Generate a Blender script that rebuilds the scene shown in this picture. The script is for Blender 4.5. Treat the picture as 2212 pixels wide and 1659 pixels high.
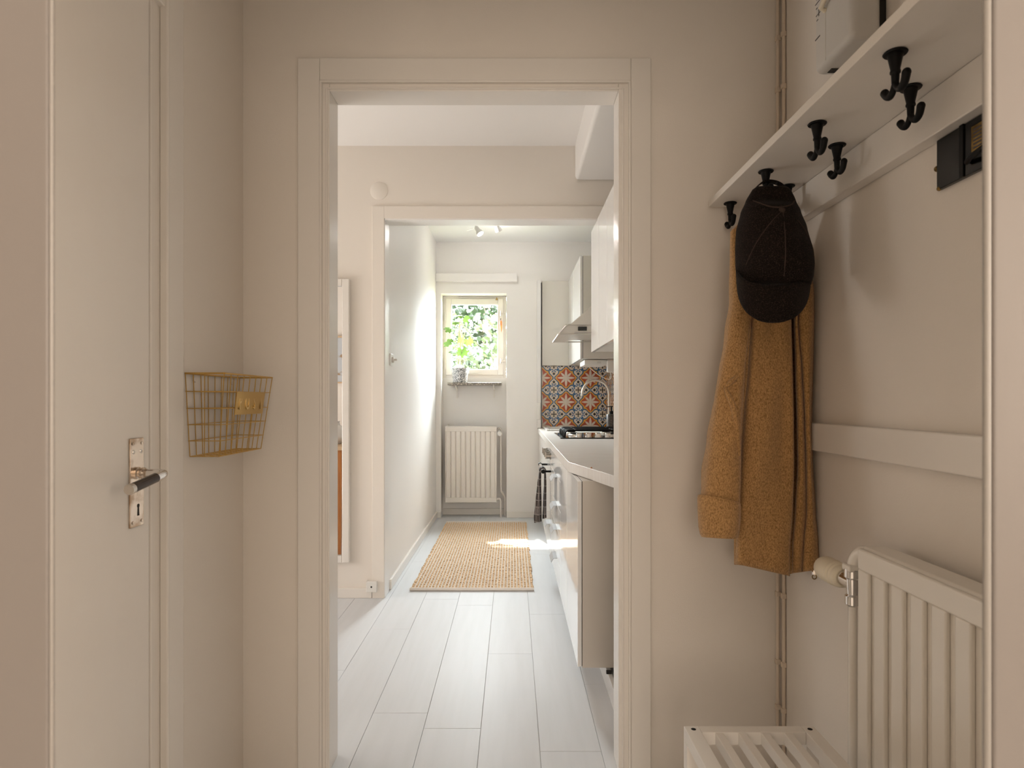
import bpy, bmesh, math, random
from mathutils import Vector, Matrix
random.seed(7)
scene = bpy.context.scene
COL = scene.collection
for o in list(bpy.data.objects):
    bpy.data.objects.remove(o)

# ------------------------------------------------------------------ camera, sky, sun, daylight, exposure
FPX, VPX, VPY, EYE = 1380.0, 1107.0, 864.0, 1.10        # focal length in pixels of the 2212-wide frame
cam = bpy.data.cameras.new('camera')
cam.sensor_width = 36.0
cam.sensor_fit = 'HORIZONTAL'
cam.lens = FPX / 2212 * 36.0
cam.shift_x = -(VPX - 1106) / 2212
cam.shift_y = (VPY - 829.5) / 2212
cam.clip_start = 0.02
cam.dof.use_dof = True
cam.dof.focus_distance = 2.6
cam.dof.aperture_fstop = 9.0
cam_o = bpy.data.objects.new('camera', cam)
cam_o.location = (0, 0, EYE)
cam_o.rotation_euler = (math.radians(90), 0, 0)
COL.objects.link(cam_o)
scene.camera = cam_o

world = bpy.data.worlds.new('sky')
world.use_nodes = True
scene.world = world
wb = world.node_tree.nodes['Background']
wb.inputs[0].default_value = (0.88, 0.95, 1.0, 1)
wb.inputs[1].default_value = 122.0

def add_light(name, kind, loc, rot, energy, color, size=None, size_y=None, portal=False, angle=None):
    l = bpy.data.lights.new(name, kind)
    l.energy = energy
    l.color = color
    if kind == 'AREA':
        l.shape = 'RECTANGLE'; l.size = size; l.size_y = size_y
        if portal: l.cycles.is_portal = True
    if kind == 'SUN': l.angle = angle
    o = bpy.data.objects.new(name, l)
    o.location = loc
    o.rotation_euler = rot
    COL.objects.link(o)
    return o

R = math.radians
# sun over the back garden, through the kitchen window
sd = Vector((0.235, -0.747, -1.0)).normalized()
sun = add_light('sun', 'SUN', (0, 12, 14), (0, 0, 0), 34.0, (1.0, 0.96, 0.90), angle=R(1.2))
sun.rotation_euler = sd.to_track_quat('-Z', 'Y').to_euler()
# daylight guide in the kitchen window opening (a portal gives no light of its own)
add_light('kitchen_window_portal', 'AREA', (-0.363, 6.24, 1.70), (R(-90), 0, 0), 1, (1, 1, 1), 0.62, 0.82, True)
# daylight of the side room; fill lamps added in the unseen room behind the camera
add_light('side_window_daylight', 'AREA', (-2.84, 2.80, 1.10), (0, R(-112), 0), 40, (1.0, 0.98, 0.95), 1.8, 1.1)
add_light('rear_side_fill', 'AREA', (2.1, -0.5, 1.45), (0, R(90), 0), 35, (1.0, 0.87, 0.735), 1.3, 1.5)
add_light('rear_fill', 'AREA', (0.2, -2.9, 1.45), (R(90), 0, 0), 50, (1.0, 0.87, 0.735), 1.7, 1.5)
# ceiling spotlights of the kitchen: lamps are made with the fixture further down

scene.view_settings.view_transform = 'Standard'
scene.view_settings.look = 'None'
scene.view_settings.gamma = 1.0
scene.view_settings.use_curve_mapping = False
scene.view_settings.exposure = 0.28
scene.cycles.use_denoising = True
scene.cycles.use_adaptive_sampling = True
scene.cycles.adaptive_threshold = 0.04
scene.cycles.max_bounces = 8
scene.cycles.diffuse_bounces = 5
scene.cycles.glossy_bounces = 4
scene.cycles.transmission_bounces = 6
scene.cycles.caustics_reflective = False
scene.cycles.caustics_refractive = False
scene.cycles.sample_clamp_indirect = 6.0

# ------------------------------------------------------------------ helpers: materials
def mat(name, col, rough=0.5, metal=0.0, noise=None, bump=None, spec=0.5, coat=0.0, wave=None, sheen=0.0):
    """noise = (scale, col2, contrast lo, hi, stretch xyz); bump = (scale, strength, distance)"""
    m = bpy.data.materials.new(name)
    m.use_nodes = True
    nt = m.node_tree
    b = nt.nodes['Principled BSDF']
    b.inputs['Base Color'].default_value = (*col, 1)
    b.inputs['Roughness'].default_value = rough
    b.inputs['Metallic'].default_value = metal
    b.inputs['Specular IOR Level'].default_value = spec
    if coat: b.inputs['Coat Weight'].default_value = coat; b.inputs['Coat Roughness'].default_value = 0.08
    if sheen: b.inputs['Sheen Weight'].default_value = sheen; b.inputs['Sheen Roughness'].default_value = 0.5
    tc = nt.nodes.new('ShaderNodeTexCoord')
    geo = nt.nodes.new('ShaderNodeNewGeometry')
    def coords(st):
        mp = nt.nodes.new('ShaderNodeMapping')
        mp.inputs['Scale'].default_value = st
        nt.links.new(geo.outputs['Position'], mp.inputs[0])
        return mp.outputs[0]
    if noise:
        sc_, c2, lo, hi, st = noise
        n = nt.nodes.new('ShaderNodeTexNoise')
        n.inputs['Scale'].default_value = sc_
        n.inputs['Detail'].default_value = 5
        nt.links.new(coords(st), n.inputs['Vector'])
        rp = nt.nodes.new('ShaderNodeValToRGB')
        rp.color_ramp.elements[0].position = lo
        rp.color_ramp.elements[0].color = (*col, 1)
        rp.color_ramp.elements[1].position = hi
        rp.color_ramp.elements[1].color = (*c2, 1)
        nt.links.new(n.outputs['Fac'], rp.inputs[0])
        nt.links.new(rp.outputs[0], b.inputs['Base Color'])
    if bump:
        bs, bstr, bd = bump[:3]
        st = bump[3] if len(bump) > 3 else (1, 1, 1)
        n2 = nt.nodes.new('ShaderNodeTexNoise')
        n2.inputs['Scale'].default_value = bs
        n2.inputs['Detail'].default_value = 4
        nt.links.new(coords(st), n2.inputs['Vector'])
        bp = nt.nodes.new('ShaderNodeBump')
        bp.inputs['Strength'].default_value = bstr
        bp.inputs['Distance'].default_value = bd
        nt.links.new(n2.outputs['Fac'], bp.inputs['Height'])
        nt.links.new(bp.outputs[0], b.inputs['Normal'])
    return m

PLASTER = (0.81, 0.75, 0.68)
M = {}
M['plaster'] = mat('plaster_paint', PLASTER, 0.55, bump=(260, 0.25, 0.0012))
M['plaster_smooth'] = mat('plaster_satin_paint', (0.85, 0.82, 0.79), 0.5, spec=0.15, bump=(40, 0.08, 0.001))
M['ceiling'] = mat('ceiling_paint', (0.90, 0.895, 0.89), 0.7)
M['gloss'] = mat('woodwork_gloss_paint', (0.81, 0.765, 0.71), 0.26, bump=(18, 0.12, 0.001, (6, 6, 1)))
M['door'] = mat('door_gloss_paint', (0.82, 0.775, 0.72), 0.32, noise=(2.2, (0.78, 0.72, 0.655), 0.45, 0.75, (1, 1, 0.6)), bump=(10, 0.15, 0.002, (3, 3, 0.6)))
M['shadedpaint'] = mat('grey_beige_shaded_paint', (0.188, 0.168, 0.156), 0.4, bump=(10, 0.15, 0.002, (3, 3, 0.6)))  # jamb paint darkened in colour to stand for dimmer light on the near frame
M['litpaint'] = mat('lit_edge_paint', (0.27, 0.25, 0.23), 0.35)  # paler edge strip: kitchen light caught on the jamb edge, put into the colour
M['edge'] = mat('edge_paint', (0.82, 0.79, 0.76), 0.32)
M['rack'] = mat('rack_white_paint', (0.81, 0.765, 0.71), 0.4, bump=(30, 0.18, 0.001, (14, 1, 14)))
M['floor'] = mat('white_laminate', (0.71, 0.715, 0.73), 0.42, spec=0.06, noise=(3.0, (0.68, 0.685, 0.695), 0.4, 0.7, (9, 0.7, 1)), bump=(14, 0.06, 0.001, (10, 0.8, 1)))
M['subfloor'] = mat('joint_dark', (0.60, 0.59, 0.575), 0.8)
M['cab'] = mat('cabinet_gloss_white', (0.83, 0.81, 0.79), 0.05)
M['cabside'] = mat('cabinet_side_matt', (0.72, 0.68, 0.62), 0.35)
M['counter'] = mat('worktop_laminate', (0.74, 0.70, 0.66), 0.32, noise=(6, (0.68, 0.63, 0.58), 0.4, 0.7, (1, 10, 1)))
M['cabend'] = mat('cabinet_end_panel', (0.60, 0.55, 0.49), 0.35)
M['dark'] = mat('dark_gap', (0.02, 0.018, 0.016), 0.8)
M['black_iron'] = mat('black_cast_iron', (0.0035, 0.003, 0.003), 0.5, bump=(60, 0.2, 0.001), spec=0.2)
M['black_gloss'] = mat('black_gloss', (0.006, 0.006, 0.006), 0.06, coat=0.6)
M['black_plate'] = mat('black_lacquer', (0.003, 0.0025, 0.002), 0.22, noise=(40, (0.02, 0.014, 0.009), 0.6, 0.8, (1, 1, 1)), spec=0.3)
M['bronze'] = mat('aged_brass', (0.42, 0.27, 0.09), 0.35, 1.0, noise=(30, (0.10, 0.06, 0.02), 0.4, 0.7, (1, 1, 1)))
M['gold'] = mat('gold_wire', (0.66, 0.43, 0.13), 0.34, 1.0)
M['goldplate'] = mat('gold_sheet', (0.62, 0.43, 0.16), 0.30, 1.0)
M['goldlight'] = mat('gold_sheet_highlight', (0.80, 0.62, 0.32), 0.4, 1.0)  # lighter than the plate gold; highlight on the raised letters put into the colour
M['grip'] = mat('dark_polished_grip', (0.055, 0.04, 0.032), 0.22, 0.6)
M['knobmetal'] = mat('dark_steel_knob', (0.30, 0.27, 0.24), 0.28, 1.0)
M['chrome'] = mat('chrome', (0.78, 0.76, 0.74), 0.12, 1.0)
M['steel'] = mat('brushed_steel', (0.66, 0.62, 0.57), 0.30, 1.0)
M['nickel'] = mat('worn_nickel', (0.78, 0.68, 0.58), 0.22, 1.0, noise=(28, (0.46, 0.34, 0.24), 0.48, 0.66, (1, 1, 1)), bump=(20, 0.15, 0.002))
M['alu'] = mat('aluminium_pull', (0.40, 0.40, 0.41), 0.4)
M['white_plastic'] = mat('white_plastic', (0.80, 0.78, 0.74), 0.35)
M['cream_plastic'] = mat('cream_plastic', (0.78, 0.70, 0.55), 0.4)
M['cable'] = mat('cable_paint', (0.72, 0.61, 0.49), 0.5)
M['box_plastic'] = mat('grey_white_plastic', (0.66, 0.64, 0.61), 0.4)
M['print'] = mat('printed_ink', (0.07, 0.06, 0.06), 0.6)
M['rad'] = mat('radiator_enamel', (0.80, 0.755, 0.69), 0.25, bump=(12, 0.06, 0.001))
M['radk'] = mat('radiator_enamel_matt', (0.80, 0.75, 0.69), 0.4)
M['wool'] = mat('brown_wool', (0.56, 0.325, 0.135), 0.95, noise=(420, (0.22, 0.115, 0.042), 0.36, 0.72, (1, 1, 0.5)), bump=(420, 0.5, 0.002), sheen=0.25, spec=0.1)
M['wooldark'] = mat('dark_wool', (0.013, 0.0095, 0.008), 0.98, noise=(420, (0.055, 0.037, 0.030), 0.5, 0.74, (1, 1, 1)), bump=(420, 0.5, 0.002), sheen=0.05, spec=0.05)
M['woolseam'] = mat('dark_wool_seam', (0.06, 0.043, 0.036), 0.98, spec=0.05)
M['zip'] = mat('brown_zip', (0.14, 0.075, 0.03), 0.6)
M['jute'] = mat('jute_yarn', (0.78, 0.57, 0.38), 0.9, noise=(90, (0.46, 0.27, 0.13), 0.45, 0.75, (1.6, 0.35, 1)), bump=(200, 0.4, 0.002), spec=0.1)
M['jutedark'] = mat('jute_backing', (0.26, 0.14, 0.06), 0.95, spec=0.1)
M['cotton'] = mat('white_cotton', (0.78, 0.72, 0.66), 0.9, bump=(160, 0.5, 0.002), spec=0.1)
M['granite'] = mat('granite', (0.10, 0.085, 0.07), 0.35, noise=(110, (0.42, 0.36, 0.29), 0.46, 0.6, (1, 1, 1)))
M['pot'] = mat('speckled_ceramic', (0.80, 0.78, 0.77), 0.3, noise=(170, (0.03, 0.03, 0.035), 0.48, 0.52, (1, 1, 1)))
M['soil'] = mat('soil', (0.05, 0.035, 0.025), 0.95)
M['bamboo'] = mat('bamboo_stake', (0.66, 0.52, 0.30), 0.6)
M['orange'] = mat('orange_paint', (0.80, 0.24, 0.03), 0.4, noise=(60, (0.45, 0.09, 0.02), 0.5, 0.6, (1, 1, 0.3)))
M['oak'] = mat('orange_wood', (0.44, 0.16, 0.035), 0.4, noise=(9, (0.31, 0.10, 0.02), 0.4, 0.7, (8, 8, 0.8)))
M['lightwood'] = mat('light_wood', (0.62, 0.43, 0.26), 0.45)
M['painting'] = mat('abstract_painting', (0.52, 0.54, 0.56), 0.7, noise=(9, (0.32, 0.20, 0.10), 0.54, 0.60, (1, 1, 1.6)))
M['towel'] = None
M['stone'] = mat('dark_stone_bottle', (0.055, 0.045, 0.04), 0.4, noise=(120, (0.16, 0.13, 0.11), 0.5, 0.65, (1, 1, 1)))
M['ceramic'] = mat('white_ceramic', (0.84, 0.81, 0.77), 0.15)
M['trunk'] = mat('red_bark', (0.34, 0.13, 0.08), 0.9, noise=(14, (0.20, 0.09, 0.06), 0.4, 0.6, (3, 3, 0.7)))
M['ground'] = mat('garden_ground', (0.10, 0.13, 0.05), 0.95, noise=(5, (0.16, 0.12, 0.07), 0.4, 0.6, (1, 1, 1)))
M['hull'] = mat('outer_wall', (0.6, 0.55, 0.5), 0.8)

def leaf_mat(name, c, t):
    m = bpy.data.materials.new(name)
    m.use_nodes = True
    nt = m.node_tree
    nt.nodes.clear()
    out = nt.nodes.new('ShaderNodeOutputMaterial')
    d = nt.nodes.new('ShaderNodeBsdfPrincipled')
    d.inputs['Base Color'].default_value = (*c, 1)
    d.inputs['Roughness'].default_value = 0.45
    tr = nt.nodes.new('ShaderNodeBsdfTranslucent')
    tr.inputs[0].default_value = (*t, 1)
    n = nt.nodes.new('ShaderNodeTexNoise')
    n.inputs['Scale'].default_value = 3.0
    geo = nt.nodes.new('ShaderNodeNewGeometry')
    nt.links.new(geo.outputs['Position'], n.inputs['Vector'])
    hs = nt.nodes.new('ShaderNodeHueSaturation')
    hs.inputs['Color'].default_value = (*c, 1)
    mr = nt.nodes.new('ShaderNodeMapRange')
    mr.inputs[3].default_value = 0.6; mr.inputs[4].default_value = 1.5
    nt.links.new(n.outputs['Fac'], mr.inputs[0])
    nt.links.new(mr.outputs[0], hs.inputs['Value'])
    nt.links.new(hs.outputs[0], d.inputs['Base Color'])
    mx = nt.nodes.new('ShaderNodeMixShader')
    mx.inputs[0].default_value = 0.45
    nt.links.new(d.outputs[0], mx.inputs[1])
    nt.links.new(tr.outputs[0], mx.inputs[2])
    nt.links.new(mx.outputs[0], out.inputs[0])
    return m
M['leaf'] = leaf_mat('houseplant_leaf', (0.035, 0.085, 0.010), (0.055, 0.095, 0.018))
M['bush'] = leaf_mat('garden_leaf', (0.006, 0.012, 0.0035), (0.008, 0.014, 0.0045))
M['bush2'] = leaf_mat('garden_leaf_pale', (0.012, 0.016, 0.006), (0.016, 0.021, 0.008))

M['mirror'] = mat('mirror_silver', (0.93, 0.93, 0.93), 0.015, 1.0)

class X_:
    """tiny expression builder over Math nodes"""
    nt = None
    def __init__(s, v): s.v = v
    @staticmethod
    def op(o, *a):
        n = X_.nt.nodes.new('ShaderNodeMath'); n.operation = o
        for i, x in enumerate(a):
            if isinstance(x, X_): X_.nt.links.new(x.v, n.inputs[i])
            else: n.inputs[i].default_value = x
        return X_(n.outputs[0])
    def __add__(s, o): return X_.op('ADD', s, o)
    __radd__ = __add__
    def __sub__(s, o): return X_.op('SUBTRACT', s, o)
    def __rsub__(s, o): return X_.op('SUBTRACT', o, s)
    def __mul__(s, o): return X_.op('MULTIPLY', s, o)
    __rmul__ = __mul__
    def lt(s, o): return X_.op('LESS_THAN', s, o)
    def gt(s, o): return X_.op('GREATER_THAN', s, o)
    def ab(s): return X_.op('ABSOLUTE', s)
    def sin(s): return X_.op('SINE', s)
    def sq(s): return X_.op('SQRT', s)
def xmin(a, b): return X_.op('MINIMUM', a, b)
def xmax(a, b): return X_.op('MAXIMUM', a, b)
def dist(b, a, cb, ca):
    p = b - cb; q = a - ca
    return (p * p + q * q).sq()

def glass_mat(name):
    m = bpy.data.materials.new(name)
    m.use_nodes = True
    nt = m.node_tree
    nt.nodes.clear()
    out = nt.nodes.new('ShaderNodeOutputMaterial')
    t = nt.nodes.new('ShaderNodeBsdfTransparent')
    t.inputs[0].default_value = (0.97, 0.985, 0.975, 1)
    g = nt.nodes.new('ShaderNodeBsdfGlossy')
    g.inputs['Roughness'].default_value = 0.02
    lw = nt.nodes.new('ShaderNodeLayerWeight')
    X_.nt = nt
    fr = X_.op('POWER', X_(lw.outputs['Facing']), 4.0) * 0.9 + 0.04
    mx = nt.nodes.new('ShaderNodeMixShader')
    nt.links.new(fr.v, mx.inputs[0])
    nt.links.new(t.outputs[0], mx.inputs[1])
    nt.links.new(g.outputs[0], mx.inputs[2])
    nt.links.new(mx.outputs[0], out.inputs[0])
    return m
M['glass'] = glass_mat('window_glass')

def tile_mat(half):
    m = bpy.data.materials.new('patterned_cement_tile')
    m.use_nodes = True
    nt = m.node_tree; X_.nt = nt
    bs = nt.nodes['Principled BSDF']
    bs.inputs['Roughness'].default_value = 0.25
    tc = nt.nodes.new('ShaderNodeTexCoord')
    sp = nt.nodes.new('ShaderNodeSeparateXYZ')
    nt.links.new(tc.outputs['Object'], sp.inputs[0])
    x = X_(sp.outputs['X']).ab() * (1 / half)
    z = X_(sp.outputs['Z']).ab() * (1 / half)
    a = xmax(x, z); b = xmin(x, z)
    ua = 1 - b; vb = 1 - a
    t = X_.op('MINIMUM', (1 - a) * (1 / 0.45), 1.0)
    q = b - (t * t * (3 - t * 2) * 0.33 + 0.01)
    blue_band = q.gt(0) * q.lt(0.10)
    yellow = q.gt(0.085) * q.lt(0.225)
    red = q.gt(0.22)
    p = (ua + vb) * 0.7071; n = (ua - vb) * 0.7071
    diag = n.lt(((p - 0.04) * 5.4).sin() * 0.09 + (p * 62).sin() * 0.012) * p.lt(0.62)
    arm = vb.lt((ua * 4.4).sin() * 0.08 + (ua * 62).sin() * 0.010 + 0.02) * ua.lt(0.70)
    star = xmax(diag, arm) * q.gt(0.12)
    ring = (dist(b, a, 0.165, 0.41) - 0.105).ab().lt(0.035) * (1 - a.gt(0.43) * b.gt(0.12))
    scroll = xmax(xmax(ring, dist(b, a, 0.15, 0.50).lt(0.045)), dist(b, a, 0.30, 0.33).lt(0.07))
    dia = (b + (a - 0.66).ab()).lt(0.13)
    cross = xmax(b.lt(0.035) * a.lt(0.20), (b + (a - 0.17).ab()).lt(0.07))
    black = xmax(dia, cross)
    cur = (0.68, 0.59, 0.48)
    prev = None
    def layer(fac, col):
        nonlocal prev
        mx = nt.nodes.new('ShaderNodeMix'); mx.data_type = 'RGBA'
        nt.links.new(fac.v, mx.inputs[0])
        if prev is None: mx.inputs[6].default_value = (*cur, 1)
        else: nt.links.new(prev, mx.inputs[6])
        mx.inputs[7].default_value = (*col, 1)
        prev = mx.outputs[2]
    layer(yellow, (0.66, 0.32, 0.035))
    layer(red, (0.36, 0.055, 0.018))
    layer(star, cur)
    layer(blue_band, (0.010, 0.080, 0.20))
    layer(scroll * q.lt(0.02), (0.010, 0.080, 0.20))
    layer(black * q.lt(0.0), (0.018, 0.011, 0.008))
    nt.links.new(prev, bs.inputs['Base Color'])
    return m

def towel_mat():
    m = bpy.data.materials.new('checked_cotton_towel')
    m.use_nodes = True
    nt = m.node_tree; X_.nt = nt
    bs = nt.nodes['Principled BSDF']
    bs.inputs['Roughness'].default_value = 0.95
    geo = nt.nodes.new('ShaderNodeNewGeometry')
    sp = nt.nodes.new('ShaderNodeSeparateXYZ')
    nt.links.new(geo.outputs['Position'], sp.inputs[0])
    y = X_(sp.outputs['Y']); z = X_(sp.outputs['Z'])
    x = X_(sp.outputs['X'])
    l1 = xmax(X_.op('FRACT', y * 24.0).lt(0.10), X_.op('FRACT', x * 52.0 + 0.3).lt(0.12))
    l2 = X_.op('FRACT', z * 22.0).lt(0.08)
    l3 = X_.op('FRACT', z * 130.0).lt(0.35) * z.lt(0.42) * z.gt(0.365)
    ln = xmax(xmax(l1, l2), l3)
    mx = nt.nodes.new('ShaderNodeMix'); mx.data_type = 'RGBA'
    nt.links.new(ln.v, mx.inputs[0])
    mx.inputs[6].default_value = (0.045, 0.033, 0.03, 1)
    mx.inputs[7].default_value = (0.32, 0.28, 0.26, 1)
    nt.links.new(mx.outputs[2], bs.inputs['Base Color'])
    return m
M['towel'] = towel_mat()

# ------------------------------------------------------------------ helpers: meshes and objects
ORG = {}
def P(px, py, Y):
    """the world point seen at pixel (px, py) at depth Y"""
    return Vector(((px - VPX) * Y / FPX, Y, EYE + (VPY - py) * Y / FPX))

# the hall was measured in its own unit; everything in it is converted to metres when it is built
HALL = False
HUNIT = 0.9547                       # metres per hall unit
HLIFT = EYE * (1 - HUNIT)            # height of the hall's measuring datum above the floor
def hu(v):
    v = Vector(v)
    if not HALL: return v
    return Vector((v.x * HUNIT, v.y * HUNIT, v.z if v.z <= 0.012 else v.z * HUNIT + HLIFT))

class MB:
    def __init__(s): s.v = []; s.f = []
    def add(s, vs, fs):
        k = len(s.v)
        s.v += [Vector(p) for p in vs]
        s.f += [tuple(i + k for i in f) for f in fs]
        return s
    def box(s, x0, x1, y0, y1, z0, z1):
        x0, x1 = min(x0, x1), max(x0, x1); y0, y1 = min(y0, y1), max(y0, y1); z0, z1 = min(z0, z1), max(z0, z1)
        return s.add([(x0,y0,z0),(x1,y0,z0),(x1,y1,z0),(x0,y1,z0),(x0,y0,z1),(x1,y0,z1),(x1,y1,z1),(x0,y1,z1)],
                     [(0,3,2,1),(4,5,6,7),(0,1,5,4),(1,2,6,5),(2,3,7,6),(3,0,4,7)])
    def prism(s, poly, axis, lo, hi):
        """poly: list of 2-D points in the two other axes (in x,y,z order), extruded along axis"""
        def mk(p, h):
            if axis == 'x': return (h, p[0], p[1])
            if axis == 'y': return (p[0], h, p[1])
            return (p[0], p[1], h)
        n = len(poly)
        vs = [mk(p, lo) for p in poly] + [mk(p, hi) for p in poly]
        fs = [tuple(range(n)), tuple(range(2*n-1, n-1, -1))]
        for i in range(n):
            j = (i + 1) % n
            fs.append((i, i + n, j + n, j))
        return s.add(vs, fs)
    def loft(s, rings, closed=True, caps=True):
        n = len(rings[0]); vs = [p for r in rings for p in r]; fs = []
        for i in range(len(rings) - 1):
            for j in range(n if closed else n - 1):
                k = (j + 1) % n
                fs.append((i*n + j, i*n + k, (i+1)*n + k, (i+1)*n + j))
        if caps and closed:
            fs.append(tuple(range(n - 1, -1, -1)))
            fs.append(tuple(range((len(rings)-1)*n, len(rings)*n)))
        return s.add(vs, fs)
    def tube(s, pts, r, n=8, closed=False):
        pts = [Vector(p) for p in pts]
        rs = r if isinstance(r, (list, tuple)) else [r] * len(pts)
        rings = []; up = None
        L = len(pts)
        for i, p in enumerate(pts):
            if closed: t = pts[(i+1) % L] - pts[i-1]
            else: t = pts[min(i+1, L-1)] - pts[max(i-1, 0)]
            t.normalize()
            if up is None:
                up = Vector((0, 0, 1)) if abs(t.z) < 0.9 else Vector((0, 1, 0))
            sd_ = t.cross(up)
            if sd_.length < 1e-6: sd_ = t.orthogonal()
            sd_.normalize(); up = sd_.cross(t).normalized()
            rings.append([p + (sd_ * math.cos(2*math.pi*j/n) + up * math.sin(2*math.pi*j/n)) * rs[i] for j in range(n)])
        if closed: rings.append(rings[0])
        return s.loft(rings, True, not closed)
    def lathe(s, c, axis, prof, n=20):
        c = Vector(c); ax = Vector(axis).normalized(); u = ax.orthogonal().normalized(); w = ax.cross(u)
        rings = [[c + ax * h + (u * math.cos(2*math.pi*j/n) + w * math.sin(2*math.pi*j/n)) * max(r, 1e-5) for j in range(n)] for r, h in prof]
        return s.loft(rings)
    def ball(s, c, r, n=10):
        return s.lathe(c, (0, 0, 1), [(r*math.sin(math.pi*i/8), -r*math.cos(math.pi*i/8)) for i in range(9)], n)
    def grid(s, fn, nu, nv):
        vs = [fn(i/nu, j/nv) for i in range(nu+1) for j in range(nv+1)]
        fs = [(i*(nv+1)+j, (i+1)*(nv+1)+j, (i+1)*(nv+1)+j+1, i*(nv+1)+j+1) for i in range(nu) for j in range(nv)]
        return s.add(vs, fs)
    def mesh(s, name, m, org=(0, 0, 0), sharp=38):
        me = bpy.data.meshes.new(name)
        o = Vector(org)
        me.from_pydata([tuple(p - o) for p in s.v], [], s.f)
        bm = bmesh.new(); bm.from_mesh(me)
        bmesh.ops.recalc_face_normals(bm, faces=bm.faces)
        bm.to_mesh(me); bm.free()
        me.polygons.foreach_set('use_smooth', [True] * len(me.polygons))
        me.set_sharp_from_angle(angle=R(sharp))
        me.materials.append(m if not isinstance(m, str) else M[m])
        return me
    def build(s, name, m, parent=None, bevel=0, seg=2, solid=0, sub=0, sharp=38):
        s.v = [hu(p) for p in s.v]
        if parent is not None: org = ORG[parent]
        else:
            xs = [p.x for p in s.v]; ys = [p.y for p in s.v]; zs = [p.z for p in s.v]
            org = Vector(((min(xs)+max(xs))/2, (min(ys)+max(ys))/2, min(zs)))
        o = bpy.data.objects.new(name, s.mesh(name, m, org, sharp))
        COL.objects.link(o)
        ORG[o] = Vector(org)
        if parent is not None: o.parent = parent
        else: o.location = org
        if sub:
            md = o.modifiers.new('smooth', 'SUBSURF'); md.levels = sub; md.render_levels = sub
        if solid:
            md = o.modifiers.new('thickness', 'SOLIDIFY'); md.thickness = solid; md.offset = 0
        if bevel:
            md = o.modifiers.new('rounding', 'BEVEL'); md.width = bevel; md.segments = seg; md.limit_method = 'ANGLE'
            md.angle_limit = R(40); md.harden_normals = True
        return o

def tag(o, label, cat=None, group=None, kind=None):
    o['label'] = label
    if cat: o['category'] = cat
    if group: o['group'] = group
    if kind: o['kind'] = kind
    return o
def thing(name, loc, label, cat, group=None, kind=None):
    o = bpy.data.objects.new(name, None)
    o.empty_display_size = 0.05
    loc = hu(loc)
    o.location = loc
    COL.objects.link(o)
    ORG[o] = Vector(loc)
    return tag(o, label, cat, group, kind)
def inst(name, me, loc, parent, rot=None):
    """a piece sharing mesh data; loc in world space"""
    o = bpy.data.objects.new(name, me)
    COL.objects.link(o)
    o.parent = parent
    loc = hu(loc)
    if HALL: o.scale = (HUNIT, HUNIT, HUNIT)
    o.location = Vector(loc) - ORG[parent]
    if rot: o.rotation_euler = rot
    ORG[o] = Vector(loc)
    return o
def struct(name, mb, m, label, cat, bevel=0):
    return tag(mb.build(name, m, bevel=bevel), label, cat, kind='structure')
def bez(a, b, c, d, n=10):
    a, b, c, d = map(Vector, (a, b, c, d))
    return [a*(1-t)**3 + b*3*t*(1-t)**2 + c*3*t*t*(1-t) + d*t**3 for t in [i/n for i in range(n+1)]]
def crom(pts, k=6):
    """Catmull-Rom through 2-D/3-D points"""
    P_ = [Vector(p) for p in pts]; out = []
    for i in range(len(P_) - 1):
        p0 = P_[max(i-1, 0)]; p1 = P_[i]; p2 = P_[i+1]; p3 = P_[min(i+2, len(P_)-1)]
        for j in range(k):
            t = j / k
            out.append(0.5 * ((2*p1) + (p2-p0)*t + (2*p0-5*p1+4*p2-p3)*t*t + (3*p1-p0-3*p2+p3)*t**3))
    out.append(P_[-1])
    return out
def lerpkeys(keys, y):
    """keys: [(y, values...)] linear/smooth interpolation"""
    if y <= keys[0][0]: return keys[0][1:]
    for a, b in zip(keys, keys[1:]):
        if y <= b[0]:
            t = (y - a[0]) / (b[0] - a[0]); t = t*t*(3-2*t) * 0.5 + t * 0.5
            return tuple(p + (q - p) * t for p, q in zip(a[1:], b[1:]))
    return keys[-1][1:]
def text_mesh(txt, size, depth, m, xs=1.0):
    cu = bpy.data.curves.new('lettering', 'FONT')
    cu.body = txt; cu.size = size; cu.extrude = depth; cu.align_x = 'CENTER'; cu.align_y = 'CENTER'; cu.resolution_u = 3
    o = bpy.data.objects.new('lettering', cu); COL.objects.link(o)
    dg = bpy.context.evaluated_depsgraph_get()
    me = bpy.data.meshes.new_from_object(o.evaluated_get(dg))
    bpy.data.objects.remove(o); bpy.data.curves.remove(cu)
    for v in me.vertices: v.co.x *= xs
    me.materials.clear(); me.materials.append(M[m])
    return me

# ------------------------------------------------------------------ the rooms
HW = 0.837            # half width of the hall
FL = 1.986            # hall face of the wall with the doorway
KW = 0.885            # kitchen right wall
OP2 = 3.557           # wall with the second opening
FAR = 5.97

# floor: base slab and planks
fl = struct('floor', MB().box(-3.1, 2.3, -3.2, 6.45, -0.12, -0.004), 'subfloor', 'white laminate plank floor running from the hall into the kitchen', 'floor')
pw, plen = 0.192, 1.28
pm = {}
def plank(x0, y0, y1):
    key = round(y1 - y0, 3)
    if key not in pm:
        mb = MB().box(0.0006, pw - 0.0006, 0.0006, key - 0.0006, -0.008, 0.0)
        me = mb.mesh('plank', 'floor')
        bm = bmesh.new(); bm.from_mesh(me)
        bmesh.ops.bevel(bm, geom=[e for e in bm.edges if all(abs(v.co.z) < 1e-6 for v in e.verts)], offset=0.0008, segments=1, affect='EDGES')
        bm.to_mesh(me); bm.free()
        pm[key] = me
    inst('plank', pm[key], (x0, y0, 0), fl)
joint = {-5: 2.60, -4: 3.067, -3: 2.245, -2: 3.42, -1: 2.77, 0: 2.00}
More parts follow.
